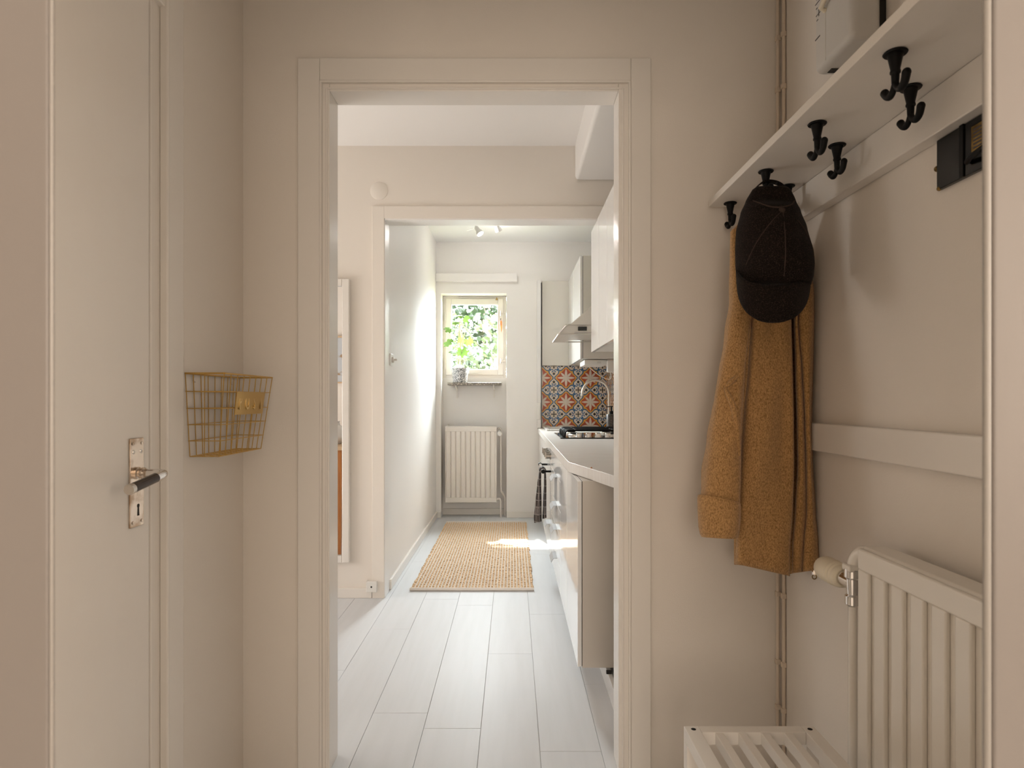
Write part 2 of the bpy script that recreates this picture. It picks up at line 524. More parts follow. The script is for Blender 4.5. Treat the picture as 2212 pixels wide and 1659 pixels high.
for i in range(-15, 5):
    x0 = 0.0862 + pw * i
    j0 = joint.get(i - 0, None)
    if i - 0 in joint: base = joint[i]
    else: base = 2.0 + (i * 0.47) % plen
    lo_y, hi_y = (0.60, 6.14) if x0 > -0.9 else (1.97, 3.55)
    y = base - plen * math.ceil((base - lo_y) / plen)
    while y < hi_y:
        a = max(y, lo_y); b_ = min(y + plen, hi_y)
        if b_ - a > 0.02: plank(x0, a, b_)
        y += plen

# hall
HALL = True
wl = MB()
wl.box(-0.98, -HW, 1.528, FL + 0.03, 0, 2.65)
wl.box(-0.98, -HW, 0.60, 0.66, 0, 2.65)
wl.box(-0.98, -HW, 0.66, 1.528, 2.06, 2.65)
wl.box(-1.04, -0.98, 0.60, FL, 0, 2.65)
struct('wall_left', wl, 'plaster', 'beige plastered side wall of the hall behind the gold wire basket', 'wall')
struct('wall_right', MB().box(HW, 0.98, 0.60, FL + 0.03, 0, 2.65), 'plaster', 'beige plastered side wall behind the jacket and the ribbed radiator', 'wall')
wf = MB()
wf.box(-3.25, -0.60, FL, 2.06, 0, 2.72)
wf.box(0.372, 1.08, FL, 2.06, 0, 2.72)
wf.box(-0.60, 0.372, FL, 2.06, 2.09, 2.72)
struct('wall_front', wf, 'plaster', 'plastered wall of the hall around the open doorway', 'wall')
struct('ceiling_hall', MB().box(-1.0, 1.0, 0.55, 2.06, 2.6, 2.72), 'ceiling', 'ceiling of the dim hall, above the top edge of the picture', 'ceiling')

# doorway 1: casing, jamb, bead
t1 = thing('trim_1', (-0.118, FL, 0), 'white painted casing with stepped moulding around the open doorway', 'door casing', kind='structure')
cf = 1.966
for nm, (x0, x1, z0, z1) in {'casing_board': (-0.662, -0.594, 0, 2.154), 'casing_board.001': (0.365, 0.427, 0, 2.154), 'casing_board.002': (-0.594, 0.365, 2.084, 2.154)}.items():
    MB().box(x0, x1, cf, FL + 0.002, z0, z1).build('casing_board', 'gloss', t1, bevel=0.003)
jf, jb = 1.976, 2.072
MB().box(-0.596, -0.566, jf, jb, 0, 2.086).build('jamb', 'gloss', t1, bevel=0.0025)
MB().box(0.328, 0.367, jf, jb, 0, 2.086).build('jamb', 'gloss', t1, bevel=0.0025)
MB().box(-0.566, 0.328, jf, jb, 2.055, 2.086).build('jamb_head', 'gloss', t1, bevel=0.0025)
for x0, x1 in ((-0.594, -0.587), (0.358, 0.365)):
    MB().box(x0, x1, 1.962, 1.98, 0, 2.084).build('bead', 'gloss', t1, bevel=0.0025)
MB().box(-0.594, 0.365, 1.962, 1.98, 2.077, 2.084).build('bead', 'gloss', t1, bevel=0.0025)
for x0, x1 in ((-0.577, -0.572), (0.339, 0.344)):
    MB().box(x0, x1, 1.971, 1.98, 0, 2.064).build('bead', 'gloss', t1, bevel=0.002)
MB().box(-0.572, 0.339, 1.971, 1.98, 2.061, 2.066).build('bead', 'gloss', t1, bevel=0.002)

# doorway in which the camera stands
t2 = thing('trim_2', (0, 0.57, 0), 'out of focus doorway jambs at the left and right picture edges', 'door frame', kind='structure')
MB().prism([(-0.4180, 0.575), (-0.4190, 0.580), (-0.54, 0.66), (-0.72, 0.66), (-0.72, 0.575)], 'z', 0, 2.05).build('jamb', 'shadedpaint', t2, bevel=0.006, seg=3)
MB().prism([(0.4325, 0.575), (0.4335, 0.583), (0.56, 0.66), (0.72, 0.66), (0.72, 0.575)], 'z', 0, 2.05).build('jamb', 'shadedpaint', t2, bevel=0.006, seg=3)
MB().box(-0.72, 0.72, 0.575, 0.66, 2.05, 2.1).build('jamb_head', 'gloss', t2, bevel=0.006, seg=3)
MB().tube([(-0.4175, 0.579, 0.001), (-0.4175, 0.579, 2.05)], 0.0022, 10).build('lit_edge', 'litpaint', t2)  # pale strip painted for the light caught along the jamb edge
MB().tube([(0.4300, 0.579, 0.001), (0.4300, 0.579, 2.05)], 0.0034, 10).build('lit_edge', 'litpaint', t2)
wr = MB()
wr.box(-2.4, -0.70, 0.58, 0.655, 0, 2.75); wr.box(0.70, 2.4, 0.58, 0.655, 0, 2.75); wr.box(-0.70, 0.70, 0.58, 0.655, 2.08, 2.75)
struct('wall_entrance', wr, 'plaster', 'wall at the picture edges that holds the near door frame', 'wall')
HALL = False
# room behind the camera
wb_ = MB()
wb_.box(-2.3, -2.15, -3.1, 0.62, 0, 2.65); wb_.box(2.15, 2.3, -3.1, 0.62, 0, 2.65); wb_.box(-2.3, 2.3, -3.2, -3.0, 0, 2.65)
struct('wall_back', wb_, 'plaster', 'walls of the room behind the viewer, outside the picture', 'wall')
struct('ceiling_back', MB().box(-2.3, 2.3, -3.2, 0.62, 2.6, 2.72), 'ceiling', 'ceiling of the room behind the viewer, outside the picture', 'ceiling')

# middle room
ws = MB()
ws.box(-3.05, -2.9, 1.90, 3.66, 0, 2.65)
struct('wall_side', ws, 'plaster_smooth', 'window wall of the middle room, hidden left of the doorway', 'wall')
struct('ceiling_middle', MB().box(-3.05, 1.0, 1.90, 3.66, 2.515, 2.72), 'plaster_smooth', 'pale ceiling between the two doorways', 'ceiling')
w2 = MB()
w2.box(-3.0, -0.714, OP2, 3.663, 0, 2.65)
w2.box(-0.714, 1.0, OP2, 3.663, 2.11, 2.65)
struct('wall_inner', w2, 'plaster', 'cream partition wall with the wide kitchen opening and the narrow mirror', 'wall')
t3 = thing('trim_3', (0, OP2, 0), 'flat white casing around the wide kitchen opening', 'door casing', kind='structure')
MB().box(-0.779, -0.712, OP2 - 0.012, OP2 + 0.002, 0, 2.177).build('casing_board', 'plaster', t3, bevel=0.002)
MB().box(-0.712, KW - 0.001, OP2 - 0.012, OP2 + 0.002, 2.108, 2.177).build('casing_board', 'plaster', t3, bevel=0.002)
MB().box(-0.716, -0.708, OP2 - 0.008, 3.668, 0, 2.112).build('jamb', 'edge', t3, bevel=0.002)
MB().box(-0.714, KW - 0.001, OP2 - 0.008, 3.668, 2.100, 2.112).build('jamb_head', 'edge', t3, bevel=0.002)
struct('baseboard_inner', MB().box(-2.9, -0.780, OP2 - 0.014, OP2 + 0.002, 0, 0.055), 'gloss', 'low white baseboard under the narrow mirror', 'baseboard', 0.003)
struct('ceiling_duct', MB().box(0.348, KW + 0.02, 1.96, OP2 + 0.002, 2.32, 2.53), 'plaster_smooth', 'boxed-in duct under the ceiling above the wall cabinets', 'duct', 0.02)
tag(MB().lathe((-0.743 + -0.0, OP2 + 0.003, 2.264), (0, -1, 0), [(0.049, 0), (0.049, 0.005), (0.0465, 0.0065), (0.001, 0.0066)], 40).build('round_wall_cover', 'plaster'),
    'round painted cover plate high on the wall above the kitchen opening', 'cover plate')
jb_ = thing('junction_box', (-0.778, OP2 - 0.012, 0.03), 'small square white junction box at the foot of the casing', 'junction box')
MB().box(-0.806, -0.748, OP2 - 0.040, OP2 - 0.0145, 0.040, 0.098).build('housing', 'white_plastic', jb_, bevel=0.004)
MB().lathe((-0.777, OP2 - 0.040, 0.070), (0, -1, 0), [(0.005, 0), (0.005, 0.001), (0.001, 0.001)], 12).build('screw', 'dark', jb_)

# kitchen
struct('wall_kitchen_left', MB().box(-0.85, -0.714, 3.66, 6.3, 0, 2.7), 'plaster_smooth', 'smooth white kitchen side wall left of the rug', 'wall')
struct('wall_kitchen_right', MB().box(KW, 1.02, 1.95, 6.3, 0, 2.7), 'plaster_smooth', 'kitchen wall behind the wall cabinets', 'wall')
NX0, NX1, NZ = -0.667, -0.056, 2.096
wk = MB()
wk.box(-0.75, NX0, FAR, 6.3, 0, 2.7); wk.box(NX1, 1.0, FAR, 6.3, 0, 2.7); wk.box(NX0, NX1, FAR, 6.3, NZ, 2.7)
wk.box(NX0, NX1, 6.13, 6.3, 0, 1.313)
struct('wall_kitchen_end', wk, 'plaster_smooth', 'end wall of the kitchen with the window niche', 'wall')
struct('ceiling_kitchen', MB().box(-0.9, 1.0, 3.64, 6.32, 2.576, 2.72), 'ceiling', 'white kitchen ceiling with the spotlight bar', 'ceiling')
bb = thing('baseboard_kitchen', (-0.4, 5.9, 0), 'white baseboard around the foot of the kitchen walls', 'baseboard', kind='structure')
MB().box(-0.716, -0.700, 3.70, FAR, 0, 0.06).build('board', 'gloss', bb, bevel=0.005)
MB().box(-0.705, NX0, FAR - 0.014, FAR + 0.002, 0, 0.06).build('board', 'gloss', bb, bevel=0.005)
MB().box(NX1, 0.24, FAR - 0.014, FAR + 0.002, 0, 0.06).build('board', 'gloss', bb, bevel=0.005)
MB().box(NX0, NX1, 6.116, 6.132, 0, 0.06).build('board', 'gloss', bb, bevel=0.005)
struct('trim_4', MB().box(-0.712, 0.043, FAR - 0.05, FAR + 0.002, 2.20, 2.275), 'plaster_smooth', 'long white blind box on the wall above the window', 'blind box', 0.003)

# window
w = thing('window_1', (-0.367, 6.15, 1.31), 'small white casement window above the stone sill', 'window', kind='structure')
def frame4(mb, x0, x1, z0, z1, wd, y0, y1):
    mb.box(x0, x0 + wd, y0, y1, z0, z1); mb.box(x1 - wd, x1, y0, y1, z0, z1)
    mb.box(x0 + wd, x1 - wd, y0, y1, z0, z0 + wd); mb.box(x0 + wd, x1 - wd, y0, y1, z1 - wd, z1)
    return mb
frame4(MB(), -0.667, -0.060, 1.311, 2.098, 0.030, 6.135, 6.20).build('window_frame', 'gloss', w, bevel=0.003)
sash = frame4(MB(), -0.639, -0.088, 1.338, 2.070, 0.054, 6.118, 6.17).build('sash', 'gloss', w, bevel=0.004)
frame4(MB(), -0.590, -0.137, 1.387, 2.021, 0.008, 6.122, 6.16).build('glazing_bead', 'edge', sash, bevel=0.002)
MB().box(-0.586, -0.141, 6.142, 6.147, 1.391, 2.017).build('pane', 'glass', sash)
for z in (1.44, 1.90):
    MB().lathe((-0.645, 6.112, z - 0.04), (0, 0, 1), [(0.006, 0), (0.006, 0.08)], 10).build('hinge', 'gloss', w)
for z in (1.47, 1.925):
    lt = MB().lathe((-0.108, 6.118, z), (0, -1, 0), [(0.010, 0), (0.010, 0.008), (0.004, 0.012), (0.004, 0.03)], 12).build('latch', 'steel', w)
    MB().box(-0.112, -0.070, 6.085, 6.098, z - 0.006, z + 0.006).build('latch_lever', 'steel', lt, bevel=0.003)
    MB().box(-0.116, -0.108, 6.082, 6.094, z - 0.025, z + 0.025).build('latch_lever', 'steel', lt, bevel=0.003)
MB().tube([(-0.52, 6.11, 2.082), (-0.17, 6.11, 2.076)], 0.004, 8).build('stay_arm', 'steel', w)
MB().prism([(-0.150, 2.086), (-0.138, 2.056), (-0.162, 2.056)], 'y', 6.105, 6.118).build('stay_bracket', 'bronze', w)
MB().tube([(-0.42, 6.11, 1.352), (-0.29, 6.11, 1.350)], 0.004, 8).build('stay_arm', 'steel', w)
MB().box(-0.445, -0.415, 6.10, 6.118, 1.35, 1.385).build('stay_bracket', 'white_plastic', w, bevel=0.004)

sl = thing('window_sill', (-0.353, 6.03, 1.238), 'speckled granite sill board on white brackets under the window', 'window sill')
MB().box(-0.603, -0.103, 5.93, 6.128, 1.238, 1.262).build('stone_board', 'granite', sl, bevel=0.003)
for x in (-0.53, -0.175):
    MB().prism([(5.95, 1.238), (6.129, 1.238), (6.129, 1.12), (6.118, 1.12), (6.105, 1.20), (5.95, 1.228)], 'x', x - 0.006, x + 0.006).build('bracket', 'gloss', sl)

# pepper-shaped ornament hanging from the latch
pp = thing('hanging_ornament', (-0.112, 6.092, 1.72), 'orange carrot-shaped ornament hanging beside the window pane', 'ornament')
MB().lathe((-0.112, 6.10, 1.86), (0.03, 0, -1), [(0.001, 0), (0.009, 0.004), (0.012, 0.02), (0.010, 0.05), (0.006, 0.09), (0.001, 0.115)], 12).build('carrot_body', 'orange', pp)
MB().tube([(-0.112, 6.10, 1.86), (-0.112, 6.098, 1.88)], 0.003, 6).build('stalk', 'soil', pp)

# outside
struct('ground', MB().box(-8, 8, 6.45, 22, -0.4, -0.15), 'ground', 'garden ground outside the window', 'ground')
def tree(name, label, c, ext, nl, size, m, trunk=None):
    t = thing(name, (c[0], c[1], -0.15), label, 'tree' if trunk else 'shrub')
    mb = MB()
    for _ in range(nl):
        p = Vector((c[0] + random.uniform(-1, 1) * ext[0], c[1] + random.gauss(0, 0.4) * ext[1], random.uniform(ext[2], ext[3])))
        d = Vector((random.gauss(0, 1), random.gauss(0, 1), random.gauss(0, 0.7))).normalized()
        e = d.cross(Vector((random.random(), random.random(), random.random())).normalized()).normalized()
        L = size * random.uniform(0.6, 1.4)
        mb.add([p, p + d*L*0.5 + e*L*0.28, p + d*L, p + d*L*0.5 - e*L*0.28], [(0, 1, 2, 3)])
    f = mb.build('foliage', m, t); f['kind'] = 'stuff'
    if trunk:
        MB().tube([(c[0] + trunk[0], c[1], -0.15), (c[0] + trunk[0] + 0.02, c[1], 2.0), (c[0] + trunk[0] - 0.02, c[1], 5)], [0.10, 0.085, 0.07], 12).build('trunk', 'trunk', t)
    else:
        MB().tube([(c[0], c[1], -0.15), (c[0], c[1], ext[3] * 0.7)], [0.04, 0.015], 8).build('trunk', 'trunk', t)
    return t
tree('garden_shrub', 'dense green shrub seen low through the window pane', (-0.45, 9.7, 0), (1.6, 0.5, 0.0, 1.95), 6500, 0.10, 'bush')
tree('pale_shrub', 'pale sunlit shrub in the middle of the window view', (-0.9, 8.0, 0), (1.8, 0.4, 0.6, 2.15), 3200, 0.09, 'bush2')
tree('pine_tree', 'tree with reddish trunk at the top of the window view', (-0.7, 12.2, 0), (2.6, 0.9, 1.7, 3.3), 7000, 0.15, 'bush', (0.20, 0))

# ------------------------------------------------------------------ tiles and end wall boards
TL = 0.227
M['tile'] = tile_mat(TL / 2)
tm = {}
def tile(cx, y0, cz, z0, z1, x0, x1, rot, parent, wallpos):
    """full tile centred at (cx, cz) clipped to x0..x1, z0..z1; rot 0: end wall, 1: right wall"""
    k = (round(x0 - cx, 3), round(x1 - cx, 3), round(z0 - cz, 3), round(z1 - cz, 3))
    if k not in tm:
        g = 0.0008
        tm[k] = MB().box(k[0] + g, k[1] - g, -0.006, 0.0, k[2] + g, k[3] - g).mesh('wall_tile', M['tile'])
    if rot == 0: inst('wall_tile', tm[k], (cx, wallpos, cz), parent)
    else: inst('wall_tile', tm[k], (wallpos, cx, cz), parent, (0, 0, R(-90)))
rows = [(0.9675, 0.842, 1.0805), (1.193, 1.0805, 1.3055), (1.419, 1.3055, 1.419)]
tt = thing('tile_backsplash', (0.578, FAR - 0.002, 0.84), 'red, yellow and blue patterned tiles on the end wall behind the sink', 'tiles')
MB().box(0.270, KW, FAR - 0.0065, FAR + 0.001, 0.842, 1.419).build('grout', 'plaster_smooth', tt)
for cx, x0, x1 in ((0.3865, 0.273, 0.5), (0.6135, 0.5, 0.727), (0.8405, 0.727, KW - 0.007)):
    for cz, z0, z1 in rows:
        tile(cx, 0, cz, z0, z1, x0, x1, 0, tt, FAR - 0.003)
ts = thing('tile_backsplash', (KW, 5.0, 0.84), 'patterned tiles on the side wall behind the hob', 'tiles')
MB().box(KW - 0.0035, KW - 0.0003, 3.93, FAR - 0.007, 0.842, 1.419).build('grout', 'plaster_smooth', ts)
for k in range(9):
    y1 = FAR - 0.008 - TL * k; y0 = y1 - TL
    for cz, z0, z1 in rows:
        tile((y0 + y1) / 2, 0, cz, z0, z1, y0, y1, 1, ts, KW - 0.0012)
tag(MB().box(0.276, KW - 0.002, FAR - 0.035, FAR, 1.42, 2.205).build('wall_panel', 'cabside', bevel=0.002), 'plain cream panel above the patterned tiles in the kitchen corner', 'panel')
fb = thing('filler_board', (0.25, FAR, 0.842), 'tall narrow white board standing on the worktop beside the tiles', 'board')
MB().box(0.228, 0.262, FAR - 0.09, FAR - 0.001, 0.842, 2.205).build('board', 'cab', fb, bevel=0.002)
MB().box(0.262, 0.270, FAR - 0.03, FAR - 0.001, 0.842, 2.19).build('gap_shade', 'dark', fb)  # dark strip painting the shade in the gap beside the board
sw = thing('wall_switch', (0.22, FAR - 0.1, 0.92), 'cream switch block on the narrow board by the worktop', 'switch')
MB().box(0.222, 0.256, FAR - 0.105, FAR - 0.0905, 0.92, 1.075).build('switch_housing', 'white_plastic', sw, bevel=0.003)
MB().box(0.228, 0.250, FAR - 0.108, FAR - 0.1052, 0.96, 1.03).build('rocker', 'white_plastic', sw, bevel=0.001)
ls = thing('wall_switch', (-0.713, 3.74, 1.3), 'small light switch on the kitchen side wall just inside the opening', 'switch')
MB().box(-0.7138, -0.704, 3.70, 3.77, 1.30, 1.37).build('switch_plate', 'white_plastic', ls, bevel=0.003)
MB().lathe((-0.704, 3.735, 1.335), (1, 0, 0), [(0.018, 0), (0.018, 0.01), (0.006, 0.014), (0.006, 0.028), (0.001, 0.03)], 16).build('switch_knob', 'steel', ls)

# ------------------------------------------------------------------ base cabinets
FX = 0.245            # front plane of doors
CT, CB = 0.84, 0.797  # worktop top and underside
ZB = 0.097
def cabinet(name, y0, y1, label, hollow=False):
    t = thing(name, (0.565, (y0 + y1) / 2, 0), label, 'cabinet')
    if hollow:      # open at the top so that the basin hangs inside it
        c_ = MB().box(0.2625, KW - 0.008, y0 + 0.001, y0 + 0.018, ZB - 0.003, CB - 0.001).box(0.2625, KW - 0.008, y1 - 0.018, y1 - 0.001, ZB - 0.003, CB - 0.001)
        c_.box(0.2625, KW - 0.008, y0 + 0.018, y1 - 0.018, ZB - 0.003, ZB + 0.015).box(KW - 0.02, KW - 0.008, y0 + 0.018, y1 - 0.018, ZB + 0.015, CB - 0.001)
        c_.build('carcass', 'cabend', t)
    else:
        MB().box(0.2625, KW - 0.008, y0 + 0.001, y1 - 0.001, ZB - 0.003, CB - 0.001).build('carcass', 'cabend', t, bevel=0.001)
    MB().box(0.2608, 0.2622, y0 + 0.004, y1 - 0.004, ZB + 0.003, CB - 0.004).build('gap_shade', 'dark', t)  # dark sheet: shade in the joints between fronts put into its colour
    return t
def front(t, name, y0, y1, z0, z1):
    return MB().box(FX, FX + 0.0152, y0 + 0.0012, y1 - 0.0012, z0 + 0.0012, z1 - 0.0012).build(name, 'cab', t, bevel=0.0012)
def pull(parent, yc, z):
    y0, y1 = yc - 0.20, yc + 0.20
    x0 = FX - 0.0003
    prof = [(x0, z + 0.004), (x0 - 0.028, z + 0.004), (x0 - 0.040, z - 0.022), (x0 - 0.0385, z - 0.023), (x0 - 0.027, z + 0.002), (x0, z + 0.002)]
    return MB().prism(prof, 'y', y0, y1).build('pull', 'alu', parent, bevel=0.0006)
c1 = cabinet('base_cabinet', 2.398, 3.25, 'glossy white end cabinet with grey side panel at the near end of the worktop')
front(c1, 'door', 2.398, 2.88, ZB, CB - 0.001); front(c1, 'filler_panel', 2.88, 3.25, ZB, CB - 0.001)
c2 = cabinet('drawer_cabinet', 3.25, 3.99, 'glossy white drawer unit with stacked metal pulls next to the oven')
zs = [CB - 0.001, 0.679, 0.523, 0.392, 0.235, ZB]
for a, b_ in zip(zs, zs[1:]):
    d = front(c2, 'drawer_front', 3.25, 3.99, b_, a)
    if a < 0.75:
        x0 = FX
        prof = [(x0, a - 0.002), (x0 - 0.020, a - 0.002), (x0 - 0.034, a - 0.024), (x0 - 0.032, a - 0.0255), (x0 - 0.019, a - 0.0045), (x0, a - 0.0045)]
        MB().prism(prof, 'y', 3.50, 3.66).build('pull', 'alu', d)
ov = thing('oven', (0.565, 4.29, 0), 'built-in white oven with knobs and a towel bar', 'oven')
MB().box(0.2625, KW - 0.008, 3.991, 4.589, ZB - 0.003, CB - 0.001).build('carcass', 'cabside', ov)
MB().box(FX, 0.2615, 3.9915, 4.5885, 0.69, CB - 0.001).build('control_panel', 'cab', ov, bevel=0.0012)
od = MB().box(FX, 0.2615, 3.9915, 4.5885, 0.29, 0.687).build('oven_door', 'cab', ov, bevel=0.0012)
dr = MB().box(FX, 0.2615, 3.9915, 4.5885, ZB, 0.287).build('drawer_front', 'cab', ov, bevel=0.0012)
MB().prism([(FX, 0.285), (FX - 0.020, 0.285), (FX - 0.034, 0.263), (FX - 0.032, 0.2615), (FX - 0.019, 0.2825), (FX, 0.2825)], 'y', 4.20, 4.36).build('pull', 'alu', dr)
for y in (4.08, 4.22, 4.36, 4.50):
    k = MB().lathe((FX, y, 0.742), (-1, 0, 0), [(0.022, 0), (0.022, 0.006), (0.018, 0.008), (0.018, 0.028), (0.016, 0.030), (0.001, 0.030)], 18).build('knob', 'knobmetal', ov)
    MB().box(FX - 0.036, FX - 0.030, y - 0.003, y + 0.003, 0.724, 0.766).build('knob_grip', 'knobmetal', k)
bar = MB().tube([(0.195, 4.06, 0.645), (0.195, 4.52, 0.645)], 0.0105, 14).build('towel_bar', 'chrome', ov)
for y in (4.07, 4.51):
    MB().tube([(FX, y, 0.645), (0.195, y, 0.645)], 0.007, 12).build('standoff', 'black_iron', bar)
    MB().tube([(0.195, y - 0.012, 0.645), (0.195, y + 0.012, 0.645)], 0.0135, 14).build('bar_collar', 'black_iron', bar)
c3 = cabinet('sink_cabinet', 4.59, 5.955, 'far white base cabinet under the sink', True)
front(c3, 'door', 4.59, 5.27, ZB, CB - 0.001); front(c3, 'door', 5.27, 5.955, ZB, CB - 0.001)
pl = thing('plinth', (0.365, 4.0, 0), 'low white plinth board under the kitchen cabinets', 'plinth')
MB().box(0.358, 0.374, 2.10, 5.96, 0.0, 0.074).build('plinth_board', 'cab', pl, bevel=0.001)
MB().box(0.352, 0.372, 2.390, 2.40, 0.074, 0.086).build('plinth_clip', 'dark', pl)

wt = thing('worktop', (0.56, 4.0, CB), 'pale laminate kitchen worktop with a slanted near end', 'worktop')
wm = MB()
wm.prism([(0.235, 5.36), (0.235, 2.695), (0.2385, 2.665), (0.375, 2.085), (KW - 0.001, 2.085), (KW - 0.001, 5.36)], 'z', CB, CT)
wm.box(0.235, 0.30, 5.36, 5.962, CB, CT); wm.box(0.80, KW - 0.001, 5.36, 5.962, CB, CT); wm.box(0.30, 0.80, 5.91, 5.962, CB, CT)
wm.build('top_slab', 'counter', wt, bevel=0.002)
MB().lathe((0.300, 2.4325, CT - 0.003), (-0.97, -0.23, 0), [(0.008, -0.002), (0.008, 0.0010), (0.001, 0.0012)], 8).build('chip', 'oak', wt)

sk = thing('sink', (0.55, 5.63, 0.8), 'white inset sink with raised rim in front of the patterned tiles', 'sink')
frame4_ = MB()
frame4_.box(0.285, 0.315, 5.345, 5.925, CT, CT + 0.014); frame4_.box(0.785, 0.815, 5.345, 5.925, CT, CT + 0.014)
frame4_.box(0.315, 0.785, 5.345, 5.375, CT, CT + 0.014); frame4_.box(0.315, 0.785, 5.895, 5.925, CT, CT + 0.014)
frame4_.build('rim', 'ceramic', sk, bevel=0.006, seg=3)
bs_ = MB()
bs_.box(0.303, 0.315, 5.362, 5.908, 0.68, CT + 0.002); bs_.box(0.785, 0.797, 5.362, 5.908, 0.68, CT + 0.002)
bs_.box(0.315, 0.785, 5.362, 5.375, 0.68, CT + 0.002); bs_.box(0.315, 0.785, 5.895, 5.908, 0.68, CT + 0.002)
bs_.box(0.303, 0.797, 5.362, 5.908, 0.67, 0.68)
bs_.build('basin', 'ceramic', sk)
MB().lathe((0.55, 5.63, 0.68), (0, 0, 1), [(0.035, 0), (0.035, 0.003), (0.02, 0.003), (0.001, 0.002)], 18).build('drain', 'steel', sk)

fa = thing('faucet', (0.83, 5.45, CT), 'brushed steel swan-neck faucet over the sink', 'faucet')
fp = [(0.83, 5.5, CT + 0.01), (0.83, 5.5, 1.15)]
for i in range(13):
    a_ = math.pi * i / 12
    fp.append((0.715 + 0.115 * math.cos(a_), 5.5, 1.155 + 0.115 * math.sin(a_)))
fp.append((0.598, 5.5, 1.135))
MB().tube(fp, 0.0105, 14).build('spout', 'steel', fa)
MB().lathe((0.83, 5.5, CT), (0, 0, 1), [(0.026, 0), (0.026, 0.008), (0.02, 0.012), (0.02, 0.10), (0.012, 0.105)], 18).build('base', 'steel', fa)
MB().tube([(0.83, 5.48, CT + 0.07), (0.83, 5.42, CT + 0.10)], 0.005, 8).build('lever', 'steel', fa)

so = thing('soap_dispenser', (0.775, 5.0, CT), 'dark stone soap dispenser with black pump beside the hob', 'soap dispenser')
MB().lathe((0.775, 5.0, CT), (0, 0, 1), [(0.001, 0), (0.037, 0), (0.039, 0.004), (0.039, 0.144), (0.036, 0.148), (0.014, 0.149)], 24).build('bottle', 'stone', so)
MB().lathe((0.775, 5.0, CT + 0.149), (0, 0, 1), [(0.015, 0), (0.015, 0.022), (0.006, 0.024), (0.006, 0.055), (0.011, 0.056), (0.011, 0.064), (0.001, 0.065)], 16).build('pump', 'black_iron', so)
MB().tube([(0.775, 5.0, CT + 0.208), (0.733, 5.0, CT + 0.206)], 0.004, 8).build('nozzle', 'black_iron', so)

hb = thing('gas_hob', (0.58, 4.6, CT), 'black glass gas hob with cast iron grates and steel knobs', 'hob')
MB().box(0.320, 0.838, 4.27, 4.93, CT, CT + 0.008).build('glass_top', 'black_gloss', hb, bevel=0.002)
for i in range(5):
    x = 0.450 + 0.066 * i
    MB().lathe((x, 4.335, CT + 0.008), (0, 0, 1), [(0.021, 0), (0.021, 0.004), (0.0185, 0.006), (0.0185, 0.024), (0.017, 0.026), (0.001, 0.026)], 20).build('knob', 'steel', hb)
for x, y in ((0.44, 4.52), (0.44, 4.78), (0.70, 4.52), (0.70, 4.78)):
    bn = MB().lathe((x, y, CT + 0.008), (0, 0, 1), [(0.045, 0), (0.045, 0.006), (0.038, 0.012), (0.001, 0.012)], 24).build('burner', 'steel', hb)
    MB().lathe((x, y, CT + 0.0205), (0, 0, 1), [(0.030, 0), (0.030, 0.007), (0.001, 0.009)], 20).build('burner_cap', 'black_iron', bn)
for y in (4.42, 4.52, 4.62, 4.70, 4.80, 4.88):
    pts = [(0.362, y, CT + 0.009), (0.366, y, CT + 0.035), (0.374, y, CT + 0.046), (0.390, y, CT + 0.050), (0.77, y, CT + 0.050), (0.786, y, CT + 0.046), (0.794, y, CT + 0.035), (0.798, y, CT + 0.009)]
    MB().tube(pts, 0.0068, 8).build('grate_bar', 'black_iron', hb)
for y0, y1 in ((4.42, 4.62), (4.70, 4.88)):
    for x in (0.44, 0.70):
        MB().tube([(x, y0, CT + 0.050), (x, y1, CT + 0.050)], 0.006, 8).build('grate_bar', 'black_iron', hb)

# towel over the oven bar
tw = thing('kitchen_towel', (0.18, 4.13, 0.3), 'dark checked cotton towel hanging over the oven bar', 'towel')
def bunch(name, keys, yc, dy, ph):
    rings = []
    for i in range(19):
        z = keys[0][0] + (keys[-1][0] - keys[0][0]) * i / 18
        x0, x1 = lerpkeys([(-k_[0],) + k_[1:] for k_ in keys], -z)
        ring = []
        for j in range(28):
            a_ = 2 * math.pi * j / 28
            w_ = 1 + 0.16 * math.sin(5 * a_ + ph + z * 6) * min(1, (keys[0][0] - z) * 6)
            ring.append(((x0 + x1) / 2 + (x1 - x0) / 2 * math.cos(a_), yc + dy * w_ * math.sin(a_) * (0.7 + 0.3 * (i / 18)), z + 0.008 * math.cos(a_ + 1) * (i / 18)))
        rings.append(ring)
    MB().loft(rings).build(name, 'towel', tw, sharp=80)
bunch('front_fall', [(0.640, 0.172, 0.186), (0.56, 0.160, 0.185), (0.44, 0.147, 0.188), (0.34, 0.137, 0.188), (0.312, 0.140, 0.190)], 4.13, 0.050, 0.4)
bunch('back_fall', [(0.640, 0.2045, 0.2165), (0.56, 0.203, 0.220), (0.44, 0.198, 0.219), (0.335, 0.194, 0.220)], 4.135, 0.046, 2.0)
MB().loft([[(0.195 + r_ * math.sin(t_), y_, 0.645 + r_ * math.cos(t_)) for r_, y_ in ((0.0112, 4.085), (0.0112, 4.18), (0.0225, 4.175), (0.0225, 4.09))] for t_ in [-math.pi * 0.62 + math.pi * 1.24 * i / 12 for i in range(13)]]).build('top_fold', 'towel', tw, sharp=80)

